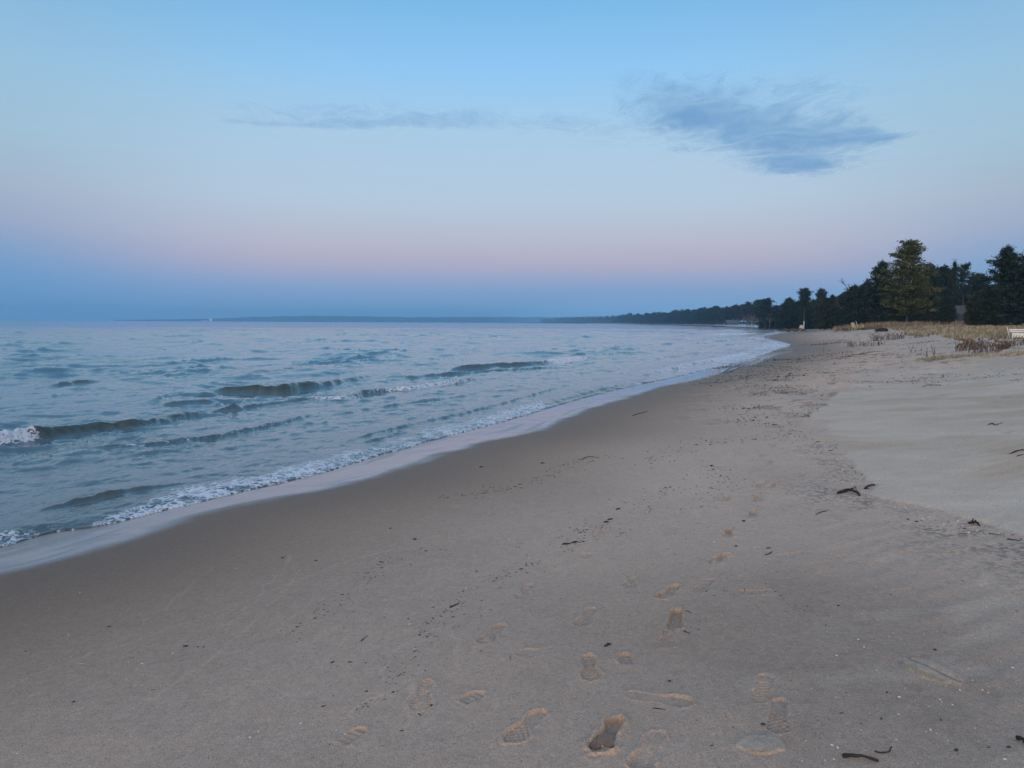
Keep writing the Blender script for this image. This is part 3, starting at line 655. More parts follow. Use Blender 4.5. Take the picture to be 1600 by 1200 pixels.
def tris(cent, size, n_rs, flat=.6):
    """needle tufts: one small irregular triangle at each centre"""
    k = len(cent); a = n_rs.normal(size=(k, 3)); a[:, 2] *= flat; a /= np.linalg.norm(a, axis=1)[:, None]+1e-9
    b = n_rs.normal(size=(k, 3)); b[:, 2] *= flat; b -= (b*a).sum(1)[:, None]*a; b /= np.linalg.norm(b, axis=1)[:, None]+1e-9
    sz = size*(.6+.8*n_rs.rand(k))[:, None]
    p = np.stack([cent-a*sz*.6, cent+a*sz*.6+b*sz*.1, cent+b*sz*.55], 1)
    return p.reshape(-1, 3), np.arange(3*k).reshape(k, 3)

def make_tree(kind, seed, H, prof, zc, limbs, tuft, per, mat_c, mat_t, trunk_r, pitch=(0., .3), dead=0, lean=0, clump=(.55, .35)):
    """prof(q)->limb length at q=0 (crown foot) .. 1 (top); returns (trunk mesh object, crown mesh object) unlinked"""
    rs = np.random.RandomState(seed); w = MB()
    tp = [(lean*q*q*H+.05*math.sin(q*7+seed), .04*math.cos(q*5+seed), H*q*.97) for q in np.linspace(0, 1, 9)]
    w.tube(tp, [trunk_r*(1.25 if i == 0 else 1)*(1-.9*i/8)+.01 for i in range(9)], 7)
    cents = []
    for i in range(limbs):
        q = ((i+rs.rand()*.8)/limbs)**.9; z0 = H*(zc+(1-zc)*q*.97); az = i*2.399+rs.rand()*.7
        L = prof(q, az)*(.62+.5*rs.rand())
        if L < .12: L = .12
        p = math.radians(rs.uniform(*[math.degrees(v) for v in pitch]))+q*.55
        pts = []; bx = lean*(z0/H)**2*H
        for t in np.linspace(0, 1, 4):
            rr_ = L*t; zz = z0+math.sin(p)*L*t-.10*L*math.sin(t*math.pi)*.7
            pts.append((bx+math.cos(az+.12*t)*rr_*math.cos(p), math.sin(az+.12*t)*rr_*math.cos(p), zz))
        r0 = trunk_r*.28*(1-.6*q)+.012
        w.tube(pts, [r0, r0*.7, r0*.45, .008], 4, False)
        if rs.rand() < dead: continue
        nt_ = max(2, int(L/clump[0]*1.6)); P3 = np.array(pts)
        for j in range(nt_):
            t = .28+.76*(j+rs.rand()*.5)/nt_; t = min(t, 1.04)
            c = P3[0]+(P3[-1]-P3[0])*t; c = c+rs.normal(size=3)*np.array([.22, .22, .10])*L*.35
            n = int(per*(.5+rs.rand())); sp = rs.normal(size=(n, 3))*np.array([clump[0], clump[0], clump[1]])*.55*(.6+.6*rs.rand())
            cents.append(c+sp+np.array([0, 0, .06]))
    top = np.array([lean*H, 0, H*.985]); cents.append(top+rs.normal(size=(per*2, 3))*np.array([.25, .25, .35]))
    ct = np.vstack(cents); V, F = tris(ct, tuft, rs)
    if kind == 'white_pine':
        for k in range(9):
            z0 = H*rs.uniform(.38, .72); az = rs.uniform(-.5, .5); L = rs.uniform(3.6, 5.6)*(1.1-.5*z0/H); p = rs.uniform(.15, .75)
            P_ = [(0, 0, z0), (L*.5*math.cos(az)*math.cos(p), L*.5*math.sin(az), z0+L*.45*math.sin(p)), (L*math.cos(az)*math.cos(p), L*math.sin(az), z0+L*1.1*math.sin(p))]
            w.tube(P_, [.11, .08, .05], 4, False)
            for j in range(3): q_ = Vector(P_[1]).lerp(Vector(P_[2]), rs.rand()); w.tube([q_, q_+Vector((.5, rs.normal()*.3, rs.uniform(.1, .7)))], [.03, .02], 3, False)
    tr = w.build('trunk', mat_t, link=False)
    cr = mesh_from('crown', V, F, mat_c, False, link=False)
    return tr, cr
def fib_prof(f): return lambda q, az=0: f(q)

protos = {}
def proto(key, *a, **k): protos[key] = make_tree(key, *a, **k)
# big pine: broad plates, narrow waist below a wide flat top, thinner on one side
def bigp(q, az=0):
    b = np.interp(q, [0, .06, .2, .4, .55, .68, .82, .93, 1], [3.6, 5.0, 5.6, 5.2, 4.1, 3.6, 3.3, 2.3, .8])
    side = math.cos(az)                       # +1 towards +x
    if q > .5: b *= (1-.25*max(0, side)) 
    return b
proto('white_pine', 4, 15.5, bigp, .13, 120, .30, 38, M_gold, M_bark, .24, (.02, .18), dead=.16, clump=(.62, .26))
proto('white_pine_dark', 9, 12, lambda q, az=0: np.interp(q, [0, .3, .7, .9, 1], [3.3, 3.6, 2.6, 1.6, .5]), .10, 70, .32, 36, M_dark, M_bark, .2, (.02, .25), dead=.04, clump=(.62, .32))
proto('round_pine', 15, 13, lambda q, az=0: np.interp(q, [0, .25, .6, .85, 1], [1.5, 2.6, 2.9, 2.0, .7]), .52, 46, .34, 40, M_dark, M_bark, .2, (.1, .5), dead=.1, clump=(.66, .42))
proto('full_pine', 21, 12, lambda q, az=0: np.interp(q, [0, .3, .7, .9, 1], [3.2, 3.4, 2.7, 1.7, .6]), .03, 92, .36, 44, M_dark, M_bark, .2, (.0, .35), dead=.02, clump=(.72, .45))
proto('full_pine_olive', 27, 12, lambda q, az=0: np.interp(q, [0, .3, .7, .9, 1], [3.0, 3.5, 2.9, 1.9, .6]), .03, 92, .36, 44, M_olive, M_bark, .2, (.0, .4), dead=.02, clump=(.72, .5))
proto('spruce', 31, 12, lambda q, az=0: 2.3*(1-q)**.8+.12, .05, 110, .24, 20, M_dark, M_bark, .15, (-.25, 0), dead=.02, clump=(.42, .26))
proto('open_pine', 35, 13, lambda q, az=0: np.interp(q, [0, .3, .7, 1], [1.6, 2.6, 2.6, 1.2]), .45, 34, .26, 26, M_dark, M_bark, .17, (.25, .7), dead=.15, clump=(.5, .3))
proto('far_pine', 41, 12, lambda q, az=0: np.interp(q, [0, .4, .8, 1], [1.6, 2.6, 2.0, .8]), .20, 34, .62, 16, M_dark, M_bark, .2, (.1, .5), dead=.05, clump=(.9, .6))
proto('far_round', 43, 12, lambda q, az=0: np.interp(q, [0, .4, .8, 1], [1.8, 3.2, 2.6, 1.0]), .30, 34, .66, 18, M_dark, M_bark, .2, (.1, .5), dead=.05, clump=(1.0, .7))

def bare_tree(seed, H, spread, mat, levels=4, r0=.12, twigs=3):
    rs = np.random.RandomState(seed); w = MB(); fine = MB()
    def grow(p, d, L, r, lv):
        q = p+d*L*.5+Vector(rs.normal(size=3)*.04*L); e = p+d*L
        (w if lv == 0 else fine).tube([p, q, e], [r, r*.8, r*.6], 5 if lv < 2 else 3, False)
        if lv >= levels: return
        n = twigs if lv else twigs+3
        for i in range(n):
            t = rs.uniform(.45, 1.0) if lv else rs.uniform(.35, 1.0)
            nd = (d+Vector(rs.normal(size=3))*spread*np.array(.8)); nd.z = abs(nd.z)*.8+.25; nd.normalize()
            grow(p+d*L*t, nd, L*rs.uniform(.45, .68), r*.60, lv+1)
    grow(Vector((0, 0, 0)), Vector((.03, 0, 1)).normalized(), H*.48, r0, 0)
    return w.build('trunk', mat, link=False), fine.build('branches', mat, link=False)
protos['bare_birch'] = bare_tree(3, 10, .75, M_barkpale, 4, .11)
protos['bare_tree'] = bare_tree(8, 10, .8, M_twig, 5, .20, 3)
protos['bare_red'] = bare_tree(12, 6, .9, M_redtwig, 5, .06, 3)
PH = dict(white_pine=15.5, white_pine_dark=12, round_pine=13, full_pine=12, full_pine_olive=12, spruce=12, open_pine=13, far_pine=12, far_round=12, bare_birch=9.5, bare_tree=9.5, bare_red=6)

def place_tree(key, px, top, d, label, group=None, rz=None, name='pine_tree', cat='tree', wide=1.0, ground=None):
    v = ray(px, 506); x = v[0]*d/v[1]; y = d; z = gz(x, y) if ground is None else ground
    # height so that the top reaches the photo row
    vt = ray(px, top); zt = CAM_H+vt[2]/vt[1]*y
    s = max(.1, (zt-z)/PH[key])
    e = empty(name, (x, y, z-.05), random.uniform(0, 6.28) if rz is None else rz); e.scale = (s*wide, s*wide, s)
    tag(e, label, cat, group)
    for ob in protos[key]:
        c = ob.copy(); C.objects.link(c); c.parent = e
    return e

near = [
 # key, px, top, d, rz, wide, label, name
 ('white_pine', 1417, 377, 128, 0.0, 1.0, 'tallest pine, yellow-green with broad plates of needles, standing in front of the dark wood', 'pine_tree'),
 ('white_pine_dark', 1374, 410, 134, 1.0, .95, 'dark pine leaning against the left side of the tall yellow-green pine', 'pine_tree'),
 ('white_pine_dark', 1448, 413, 150, 2.2, .95, 'dark flat-topped pine just behind the right side of the tall yellow-green pine', 'pine_tree'),
 ('full_pine', 1471, 417, 156, 0.4, .95, 'dense dark pine between the tall yellow-green pine and the narrow spruce', 'pine_tree'),
 ('spruce', 1487, 408, 140, 0, .85, 'narrow pointed spruce with a rusty tip rising above the dark wood', 'spruce_tree'),
 ('open_pine', 1503, 415, 160, .7, 1.2, 'airy pine with sky showing through its crown, right of the narrow spruce', 'pine_tree'),
 ('round_pine', 1524, 430, 170, 1.7, 1.1, 'lower rounded pine in the dip between the narrow spruce and the large right-hand pine', 'pine_tree'),
 ('white_pine_dark', 1568, 387, 96, 4.2, 1.0, 'large dark pine with a humped top at the right side of the photo', 'pine_tree'),
 ('full_pine', 1607, 391, 92, 2.0, 1.0, 'dark pine cut off by the right edge of the photo', 'pine_tree'),
 ('full_pine', 1546, 448, 88, 5.0, 1.2, 'broad low pine filling the space left of the large humped pine', 'pine_tree'),
 ('full_pine_olive', 1522, 462, 92, 3.3, 1.0, 'low bushy olive pine beside the half-hidden cottage', 'pine_tree'),
 ('full_pine', 1515, 470, 112, 1.4, .8, 'small dark pine growing directly in front of the half-hidden cottage', 'pine_tree'),
 ('full_pine', 1351, 442, 142, 2.7, 1.0, 'rounded dark pine at the left end of the near wood', 'pine_tree'),
 ('full_pine', 1333, 447, 150, 1.1, 1.0, 'dark bushy pine left of the rounded one, bare twigs showing over it', 'pine_tree'),
 ('full_pine_olive', 1392, 470, 130, 2.0, .9, 'low olive pine with drooping boughs under the tall yellow-green pine', 'pine_tree'),
 ('full_pine_olive', 1446, 478, 126, 4.4, 1.3, 'short spreading pine at the right foot of the tall yellow-green pine', 'pine_tree'),
 ('full_pine', 1478, 462, 118, 5.4, 1.0, 'bushy dark pine below the narrow spruce', 'pine_tree'),
 ('round_pine', 1256, 452, 250, 0, .9, 'tall round-headed pine with a bare trunk, left one of the tall pair', 'pine_tree'),
 ('round_pine', 1281, 453, 240, 2.2, .72, 'tall narrow-headed pine with a bare trunk, right one of the tall pair', 'pine_tree'),
 ('full_pine', 1232, 466, 290, 1.2, 1.0, 'broad dome-shaped pine left of the tall bare-trunked pair', 'pine_tree'),
 ('far_round', 1196, 469, 360, 1.0, 1.25, 'dome-topped pine standing highest at the left of the dark shore trees', 'pine_tree'),
 ('bare_tree', 1328, 436, 160, 0, 1.0, 'leafless tree whose fine twigs stand above the bushy dark pines', 'bare_tree'),
 ('bare_tree', 1304, 455, 200, 2, 1.1, 'leafless grey tree right of the tall bare-trunked pine pair', 'bare_tree'),
 ('bare_red', 1312, 466, 185, 1, 1.3, 'reddish leafless tree low at the edge of the dark wood', 'bare_tree'),
 ('bare_red', 1533, 447, 112, 3, 1.1, 'reddish leafless tree behind the half-hidden cottage', 'bare_tree'),
]
for key, px, top, d, rz, wd, lab, nm in near:
    place_tree(key, px, top, d, lab, None, rz, nm, 'spruce' if 'spruce' in nm else ('bare tree' if 'bare' in nm else 'pine'), wd)
# the wood behind
rb = random.Random(4)
gA = 'dark pines filling the wood behind the dune'
for i in range(34):
    px = 1290+i*11.2+rb.uniform(-3, 3)
    top = np.interp(px, [1290, 1340, 1380, 1450, 1500, 1540, 1580, 1700], [466, 450, 446, 430, 434, 446, 430, 420])+rb.uniform(-2, 14)
    if 1494 < px < 1520: top += 12
    place_tree(rb.choice(['full_pine', 'full_pine', 'white_pine_dark', 'full_pine_olive']), px, top, rb.uniform(165, 195), 'one of the dark pines massed in the shade at the back of the near wood', gA, None, 'pine_tree', 'pine')
gB = 'dark pines along the curve of the beach'
for i in range(40):
    px = 1192+i*3.3+rb.uniform(-2, 2)
    top = np.interp(px, [1180, 1200, 1215, 1232, 1245, 1262, 1285, 1300, 1330], [478, 473, 475, 470, 470, 465, 466, 464, 456])+rb.uniform(-1, 5)
    d = np.interp(px, [1190, 1240, 1290, 1330], [380, 300, 240, 190])
    place_tree(('bare_red' if i % 9 == 4 else rb.choice(['full_pine', 'full_pine_olive', 'full_pine'])), px, top+2, d*rb.uniform(1.0, 1.12), 'dark tree massed in the shore wood where the beach bends away', gB, None, 'shore_tree', 'tree', 1.1)
for px, top, d in ((1167, 486, 400), (1174, 488, 395), (1186, 487, 390), (1193, 488, 380), (1176, 484, 410), (1203, 489, 350)):
    place_tree('bare_birch', px, top, d, 'pale-stemmed leafless birch in front of the far shore pines', 'pale birches on the far shore', None, 'birch_tree', 'birch')
gC = 'small hazy pines lining the far shore of the bay'
for i in range(110):
    t = i/109; px = 1190-t*225+rb.uniform(-1.5, 1.5)
    d = np.interp(px, [965, 1000, 1040, 1080, 1110, 1140, 1165, 1190], [2300, 1650, 1250, 960, 780, 620, 520, 420])*rb.uniform(1.0, 1.08)
    top = np.interp(px, [965, 1000, 1050, 1100, 1120, 1150, 1180, 1195], [493, 490.5, 487.5, 484, 482, 480, 477, 471])+rb.uniform(-2, 1)*(1+max(0, px-1050)/45)+rb.uniform(0, 3)
    place_tree(rb.choice(['far_round', 'far_pine', 'far_pine', 'far_pine', 'bare_tree'] if px > 1090 else ['far_round', 'far_pine', 'far_pine']), px, top, d, 'small blue-hazed pine in the row lining the far shore of the bay', gC, None, 'pine_tree', 'pine', 1.35, ground=1.6)

def far_forest():
    rs = np.random.RandomState(9); Vs = []; Fs = []; n = 0; w = MB()
    for i in range(900):
        t = rs.rand(); px = 1130-t*285
        d = np.interp(px, [845, 900, 965, 1000, 1040, 1080, 1130], [4600, 3500, 2450, 1800, 1350, 1060, 720])*(1+.10*rs.rand())
        v = ray(px, 505); x = v[0]*d/v[1]
        hpx = np.interp(px, [845, 900, 965, 1000, 1050, 1130], [6.0, 9, 11.5, 12, 13, 15])*(.62+.42*rs.rand()); H = hpx*d/FPX
        rd = H*rs.uniform(.20, .34); k = 60
        q = rs.rand(k); c = rs.normal(size=(k, 3)); c /= np.linalg.norm(c, axis=1)[:, None]
        c = np.stack([x+c[:, 0]*rd, d+c[:, 1]*rd, 1.5+H*.55+c[:, 2]*H*.45], 1)
        V, F = tris(c, rd*.75, rs); Vs.append(V); Fs.append(F+n); n += len(V)
        w.tube([(x, d, .5), (x, d, 1.5+H*.6)], H*.02, 3, False)
    o = mesh_from('far_forest', np.vstack(Vs), np.vstack(Fs), M_dark, False)
    tag(o, 'distant pine wood on the headland, fading blue', kind='stuff')
    w.build('stems', M_bark, o)
far_forest()
for t_, c_ in protos.values():
    pass

# ------------------------------------------------------------------ dune grass
def grass(name, n, sampler, hgt, mats, label, seed, wdt=.008, bend=.35):
    rs = np.random.RandomState(seed); P = sampler(rs, n); n = len(P)
    z = zbase(P[:, 0], P[:, 1]); d = np.hypot(P[:, 0], P[:, 1])
    a = rs.rand(n)*6.28; H = hgt*(.5+.8*rs.rand(n))*P[:, 2]; b = bend*H*(rs.rand(n)*.9+.1); W_ = np.maximum(wdt, d*.00030)*(.7+.6*rs.rand(n))
    wv = np.array([.75, -.35]); dx = np.cos(a)*b+wv[0]*H*.18; dy = np.sin(a)*b+wv[1]*H*.18
    ox = -np.sin(a+1.0)*W_; oy = np.cos(a+1.0)*W_
    base = np.stack([P[:, 0], P[:, 1], z-.02], 1)
    V = np.stack([base+np.stack([ox, oy, 0*z], 1), base-np.stack([ox, oy, 0*z], 1),
                  base+np.stack([dx*.4+ox*.7, dy*.4+oy*.7, H*.62], 1), base+np.stack([dx*.4-ox*.7, dy*.4-oy*.7, H*.62], 1),
                  base+np.stack([dx, dy, H*.95], 1)], 1).reshape(-1, 3)
    i0 = np.arange(n)*5
    F = np.concatenate([np.stack([i0, i0+1, i0+3], 1), np.stack([i0, i0+3, i0+2], 1), np.stack([i0+2, i0+3, i0+4], 1)])
    fm = np.tile(rs.randint(0, len(mats), n), 3)
    o = mesh_from(name, V, F, None, False, mats=mats, fm=fm); tag(o, label, kind='stuff'); return o
M_g1 = mat_noise('straw_blades', (.30, .255, .175), .85, .35, .6); M_g2 = mat_noise('pale_straw_blades', (.42, .385, .30), .85, .3, .6); M_g3 = mat_noise('rusty_blades', (.19, .14, .105), .85, .35, .6)
M_g4 = mat_noise('dull_green_blades', (.17, .17, .085), .85, .3, 2)
def field(rs, n):
    px = rs.uniform(1285, 1800, n); bp_ = [(1285, 511.5), (1320, 513), (1350, 515), (1400, 520), (1450, 529), (1500, 537), (1540, 542), (1600, 546), (1680, 552)]
    dmin = np.minimum(np.interp(px, [b[0] for b in bp_]+[1800], [at(*b)[1] for b in bp_]+[26]), 140)
    dmin = dmin*(.92+.35*vn(px/23., px*0+.5, 12)); d = dmin+(158-dmin)*rs.rand(n)**1.25
    v = np.array([ray(p, 506) for p in (1285, 1800)])
    x = d*((px-800)/FPX*_r[0])/(_f[1]-.0); y = d
    cl = fbm(x*.5, y*.35, 3, 131); fine = fbm(x*1.7, y*.9, 2, 133); dens = ss(.47, .68, cl*.6+fine*.4+.16*ss(0, 25, d-dmin)); k = rs.rand(n) < dens
    return np.stack([x, y, (.40+.85*cl*fine*1.6)], 1)[k]
grass('dune_grass', 110000, field, .38, [M_g1, M_g2, M_g2, M_g3, M_g4, M_g3], 'straw-coloured dune grass in front of the dark wood', 3)
def rusty(rs, n):
    px = rs.uniform(1300, 1560, n); d = rs.uniform(112, 130, n); x = d*((px-800)/FPX); cl = fbm(x*.3, d*.2, 2, 137); k = rs.rand(n) < ss(.4, .6, cl)
    return np.stack([x, d, .8+.8*cl], 1)[k]
grass('tall_weeds', 9000, rusty, .70, [M_g3, M_g3, M_g1], 'tall rusty weeds along the foot of the wood', 5, bend=.15)
def tufts(rs, n):
    out = []
    for (px, py, rx, w) in ((1470, 561, .9, .6), (1500, 558, .8, .55), (1446, 563, .35, .5), (1560, 556, 1.2, .45), (1590, 553, .9, .5), (1525, 556, .7, .4), (1340, 558, .35, .3)):
        c = at(px, py); k = int(n*rx/5.5)
        out.append(np.stack([c[0]+rs.normal(size=k)*rx*.5, c[1]+rs.normal(size=k)*.35, np.full(k, w)], 1))
    return np.vstack(out)
grass('grass_tufts', 1500, tufts, .30, [M_g1, M_g2], 'thin flattened tufts of dry grass on the open sand', 6, bend=.9)

# ------------------------------------------------------------------ low leafless shrubs and stems
def shrub(name, px, py, w, h, seed, mat, label, stems=26, leaves=0, lean=(0, 0), cat='shrub', group=None, dd=.5):
    rs = np.random.RandomState(seed); c = at(px, py); z = gz(*c); e = empty(name, (c[0], c[1], z)); tag(e, label, cat, group)
    mb = MB(); lf = MB(); kf = max(1.0, math.hypot(*c)/20)**.6
    for i in range(max(2, int(stems*.6))):
        bx, by = rs.uniform(-w/2, w/2), rs.uniform(-w*dd/2, w*dd/2)
        bz = gz(c[0]+bx, c[1]+by)-z-.02; H = h*rs.uniform(.45, 1.0); dx, dy = rs.normal()*.25*H+lean[0]*H, rs.normal()*.25*H+lean[1]*H
        p0 = Vector((bx, by, bz)); p1 = Vector((bx+dx*.35+rs.normal()*.02, by+dy*.35, bz+H*.5)); p2 = Vector((bx+dx, by+dy, bz+H))
        mb.tube([p0, p1, p2], [.010*kf, .008*kf, .005*kf], 4, False)
        for j in range(rs.randint(2, 5)):
            t = rs.uniform(.25, .95); q = p0.lerp(p1, t*2) if t < .5 else p1.lerp(p2, t*2-1)
            q2 = q+Vector((rs.normal()*.35, rs.normal()*.35, rs.uniform(.15, .6)))*H*.45
            mb.tube([q, q.lerp(q2, .5)+Vector((0, 0, .02)), q2], [.006*kf, .005*kf, .004*kf], 3, False)
            if leaves and rs.rand() < leaves:
                for k in range(3):
                    l = q.lerp(q2, rs.uniform(.3, 1)); a = Vector(rs.normal(size=3))*.035; b = Vector(rs.normal(size=3))*.03
                    lf.add([l, l+a, l+a+b, l+b], [(0, 1, 2, 3)])
    mb.build('stems', mat, e)
    if lf.v: lf.build('dead_leaves', M_deadleaf, e)
    return e
M_deadleaf = mat_noise('dead_leaves', (.19, .125, .088), .8, .4, 9)
M_greytwig = mat_noise('grey_twigs', (.13, .105, .095), .9, .3, 5)
shrub('beach_shrub', 1384, 531, 2.6, .72, 1, M_redtwig, 'reddish leafless shrub, tallest of the low shrubs on the open sand', 70, .4)
shrub('beach_shrub', 1350, 541, 2.9, .45, 2, M_greytwig, 'low grey-brown twiggy shrub trailing down the sand left of the reddish one', 70, .1, (-.25, 0))
shrub('beach_shrub', 1405, 530, 1.3, .55, 3, M_greytwig, 'small dark shrub just right of the reddish leafless shrub', 34, .3)
shrub('beach_shrub', 1437, 528, 1.6, .30, 4, M_greytwig, 'lowest flat twiggy shrub below the edge of the dune grass', 26, .1)
shrub('beach_shrub', 1511, 547, 1.25, .62, 5, M_redtwig, 'red-leaved shrub at the left end of the clump by the dune grass', 60, .9)
shrub('beach_shrub', 1537, 550, 1.3, .60, 6, M_greytwig, 'grey leafless shrub in the middle of the clump by the dune grass', 55, .35)
shrub('beach_shrub', 1558, 550, .8, .50, 7, M_greytwig, 'thin stemmed shrub at the right of the grey leafless shrub', 26, .3)
shrub('beach_shrub', 1572, 546, .45, .42, 8, M_redtwig, 'compact dark red shrub standing alone below the white bench', 40, 1.0)
shrub('beach_shrub', 1594, 540, .9, .40, 9, M_greytwig, 'dark shrub at the right edge of the photo below the white bench', 34, .5)
shrub('weed_stem', 1446, 558, .25, .55, 10, M_greytwig, 'forked weed stem leaning left, beside the lone upright stem', 4, .2, (.1, 0), 'weed')
shrub('weed_stem', 1460, 556, .08, .62, 11, M_bark, 'lone upright dark stem standing in the pale sand', 2, .3, (0, 0), 'weed')
shrub('weed_stem', 1434, 550, .35, .36, 12, M_greytwig, 'short spindly weed left of the forked stem', 4, .2, (.1, 0), 'weed')
shrub('weed_stem', 1421, 551, .2, .45, 13, M_greytwig, 'thin bent weed farthest left of the four weeds on pale sand', 2, 0, (-.4, 0), 'weed')

# ------------------------------------------------------------------ driftwood, sticks, pebbles
M_wood = mat_noise('wet_dark_wood', (.035, .028, .024), .8, .4, 25)
M_grey = mat_noise('weathered_wood', (.23, .20, .17), .85, .3, 30)
M_brown = mat_noise('brown_wood', (.13, .085, .055), .85, .35, 30)
M_reed = mat_noise('pale_reed', (.42, .36, .27), .8, .2, 30)
def stick(name, pxs, r, mat, label, cat='stick', group=None, lift=0.0, seed=0, side=0, knob=False):
    """a lying stick through the photo points pxs"""
    if pxs[0][0] > 1400 and pxs[0][1] < 760: r = r*.62
    rs = np.random.RandomState(seed+77); P = [at(*p) for p in pxs]; c = P[0]; z = gz(*c)
    Q = catmull(P, 4) if len(P) > 2 else np.array([P[0], (np.array(P[0])+P[1])/2+rs.normal(size=2)*r, P[1]])
    pts = [(q[0]-c[0]+rs.normal()*r*.3, q[1]-c[1]+rs.normal()*r*.3, gz(q[0], q[1])-z+r*.35+lift*math.sin(math.pi*i/(len(Q)-1))) for i, q in enumerate(Q)]
    n = len(pts); rad = [r*(1.0-.55*i/(n-1))*(1+.2*rs.normal()*.5) for i in range(n)]
    mb = MB(); mb.tube(pts, rad, 6)
    L = (Vector(pts[-1])-Vector(pts[0])).length
    for j in range(side):
        k = rs.randint(1, n); p = Vector(pts[k]); dr_ = (Vector(pts[k])-Vector(pts[k-1])).normalized()
        e_ = p+dr_*L*.15+Vector((rs.normal()*.12*L, rs.normal()*.12*L, abs(rs.normal())*r*1.5))
        mb.tube([p, p.lerp(e_, .5)+Vector((0, 0, r*.5)), e_], [r*.5, r*.4, r*.2], 5)
    o = mb.build(name, mat); o.location = (c[0], c[1], z); tag(o, label, cat, group)
    return o
ST = [
 ('driftwood', [(1310, 772), (1322, 769), (1335, 771), (1346, 775)], .028, M_wood, 'black bark-covered driftwood lying in the shell grit at the tip of the dry sand sheet', .02, 2),
 ('driftwood', [(1352, 764), (1358, 761), (1366, 758)], .020, M_wood, 'short black driftwood stub pointing right from the tip of the dry sand sheet', .01, 0),
 ('stick', [(1337, 761), (1343, 772)], .011, M_grey, 'pale split stick standing between two black driftwood pieces', .03, 0),
 ('stick', [(1274, 805), (1283, 801), (1292, 799)], .007, M_brown, 'thin forked stick below the shell grit band', .004, 1),
 ('stick', [(1516, 661), (1540, 661), (1570, 662)], .012, M_brown, 'long straight brown stick lying beside a clump of roots', .01, 0),
 ('driftwood', [(1542, 666), (1549, 664), (1556, 666), (1562, 664)], .030, M_brown, 'knotted root clump tangled under the long straight brown stick', .02, 4),
 ('stick', [(1574, 663), (1588, 667), (1604, 671)], .009, M_wood, 'dark curved stick right of the root clump', .008, 0),
 ('stick', [(1554, 680), (1575, 677), (1604, 672)], .012, M_wood, 'long dark stick slanting up to the right edge below the root clump', .01, 1),
 ('driftwood', [(1574, 712), (1590, 707), (1604, 704)], .022, M_wood, 'upper of two thick black branches at the right edge', .02, 1),
 ('driftwood', [(1582, 717), (1594, 713), (1604, 710)], .018, M_wood, 'lower of two thick black branches at the right edge', .01, 0),
 ('stick', [(1568, 710), (1582, 725)], .006, M_grey, 'thin straight grey stick in front of the black branches', .003, 0),
 ('stick', [(1438, 607), (1450, 602), (1462, 602), (1476, 604)], .014, M_wood, 'wavy dark stick alone on the smooth pale sand', .02, 0),
 ('stick', [(1555, 627), (1572, 621), (1590, 622)], .012, M_bark, 'slender curved stick near the right edge above the root clump', .01, 0),
 ('stick', [(1530, 639), (1555, 637), (1580, 640)], .012, M_bark, 'slender nearly straight stick just above the long brown stick', .01, 0),
 ('stick', [(1320, 558), (1340, 555), (1362, 551), (1384, 549)], .030, M_brown, 'long brown branch half buried at the foot of the grey trailing shrub', .04, 3),
 ('stick', [(1286, 551), (1288, 543), (1291, 541)], .012, M_bark, 'crooked stake lying toward the water beside dark flotsam', .25, 0),
 ('stick', [(1010, 803), (1014, 790)], .010, M_reed, 'short pale reed stub standing out of the grey sand', .01, 0),
 ('stick', [(703, 950), (712, 946), (719, 942)], .006, M_wood, 'short black twig at the end of the dark drift line', .002, 0),
 ('stick', [(240, 1058), (260, 1054)], .0032, M_reed, 'pale straw lying on the dark wet sand', .001, 0),
 ('stick', [(118, 1036), (148, 1040)], .0030, M_reed, 'faint straw lying left of the pale one on the wet sand', .001, 0),
 ('stick', [(564, 1002), (575, 993)], .0030, M_wood, 'hair-thin dark twig pointing up the beach left of the footprints', .001, 0),
 ('stick', [(988, 650), (1000, 646), (1012, 643)], .009, M_wood, 'dark twig near the wet sand left of the drift lines', .005, 0),
 ('stick', [(1130, 582), (1150, 572), (1170, 564)], .014, M_bark, 'long thin branch slanting from the water edge', .03, 2),
 ('stick', [(1140, 581), (1165, 571), (1188, 560)], .012, M_bark, 'second thin branch lying parallel above the water edge branch', .03, 0),
 ('stick', [(1195, 868), (1207, 862)], .006, M_wood, 'small black twig right of the deep upper footprint', .002, 0),
 ('stick', [(1067, 955), (1080, 958)], .005, M_wood, 'black sliver just above the orange-edged footprint', .002, 0),
 ('stick', [(1020, 1107), (1040, 1109)], .0035, M_wood, 'thin black splinter above the cracked footprint', .001, 0),
 ('stick', [(945, 1010), (954, 1006)], .006, M_wood, 'dark chip between the two upright footprints', .002, 0),
 ('stick', [(1318, 1182), (1338, 1188), (1374, 1190)], .010, M_wood, 'curved black strip of bark at the bottom edge', .015, 0),
 ('stick', [(1366, 1174), (1376, 1177), (1390, 1174), (1392, 1167)], .004, M_wood, 'small hooked black twig above the curved bark strip', .002, 0),
 ('driftwood', [(1590, 1154), (1598, 1160), (1608, 1168)], .014, M_wood, 'black stick end poking in at the lower right edge', .01, 0),
 ('stick', [(1515, 819), (1523, 818), (1532, 822)], .014, M_wood, 'frayed black bark scrap at the lower edge of the dry sand', .01, 3),
 ('stick', [(1545, 834), (1560, 836)], .006, M_brown, 'thin brown twig right of the frayed bark scrap', .002, 0),
 ('stick', [(1572, 843), (1594, 845)], .006, M_wood, 'thin black twig at the right edge below the dry sand', .002, 0),
 ('stick', [(1068, 986), (1078, 990)], .004, M_wood, 'tiny fork of dark twig right of the double footprint', .002, 1),
 ('stick', [(908, 718), (920, 714), (934, 715)], .006, M_wood, 'wiggly black twig on the wet brown sand', .004, 1),
]
for i, (nm, pts, r, mt_, lab, lf, sd_) in enumerate(ST):
    r = r*(.7 if nm == 'driftwood' else .85)
    stick(nm, pts, r, mt_, lab, 'driftwood' if nm == 'driftwood' else 'stick', None, lf, i, sd_)
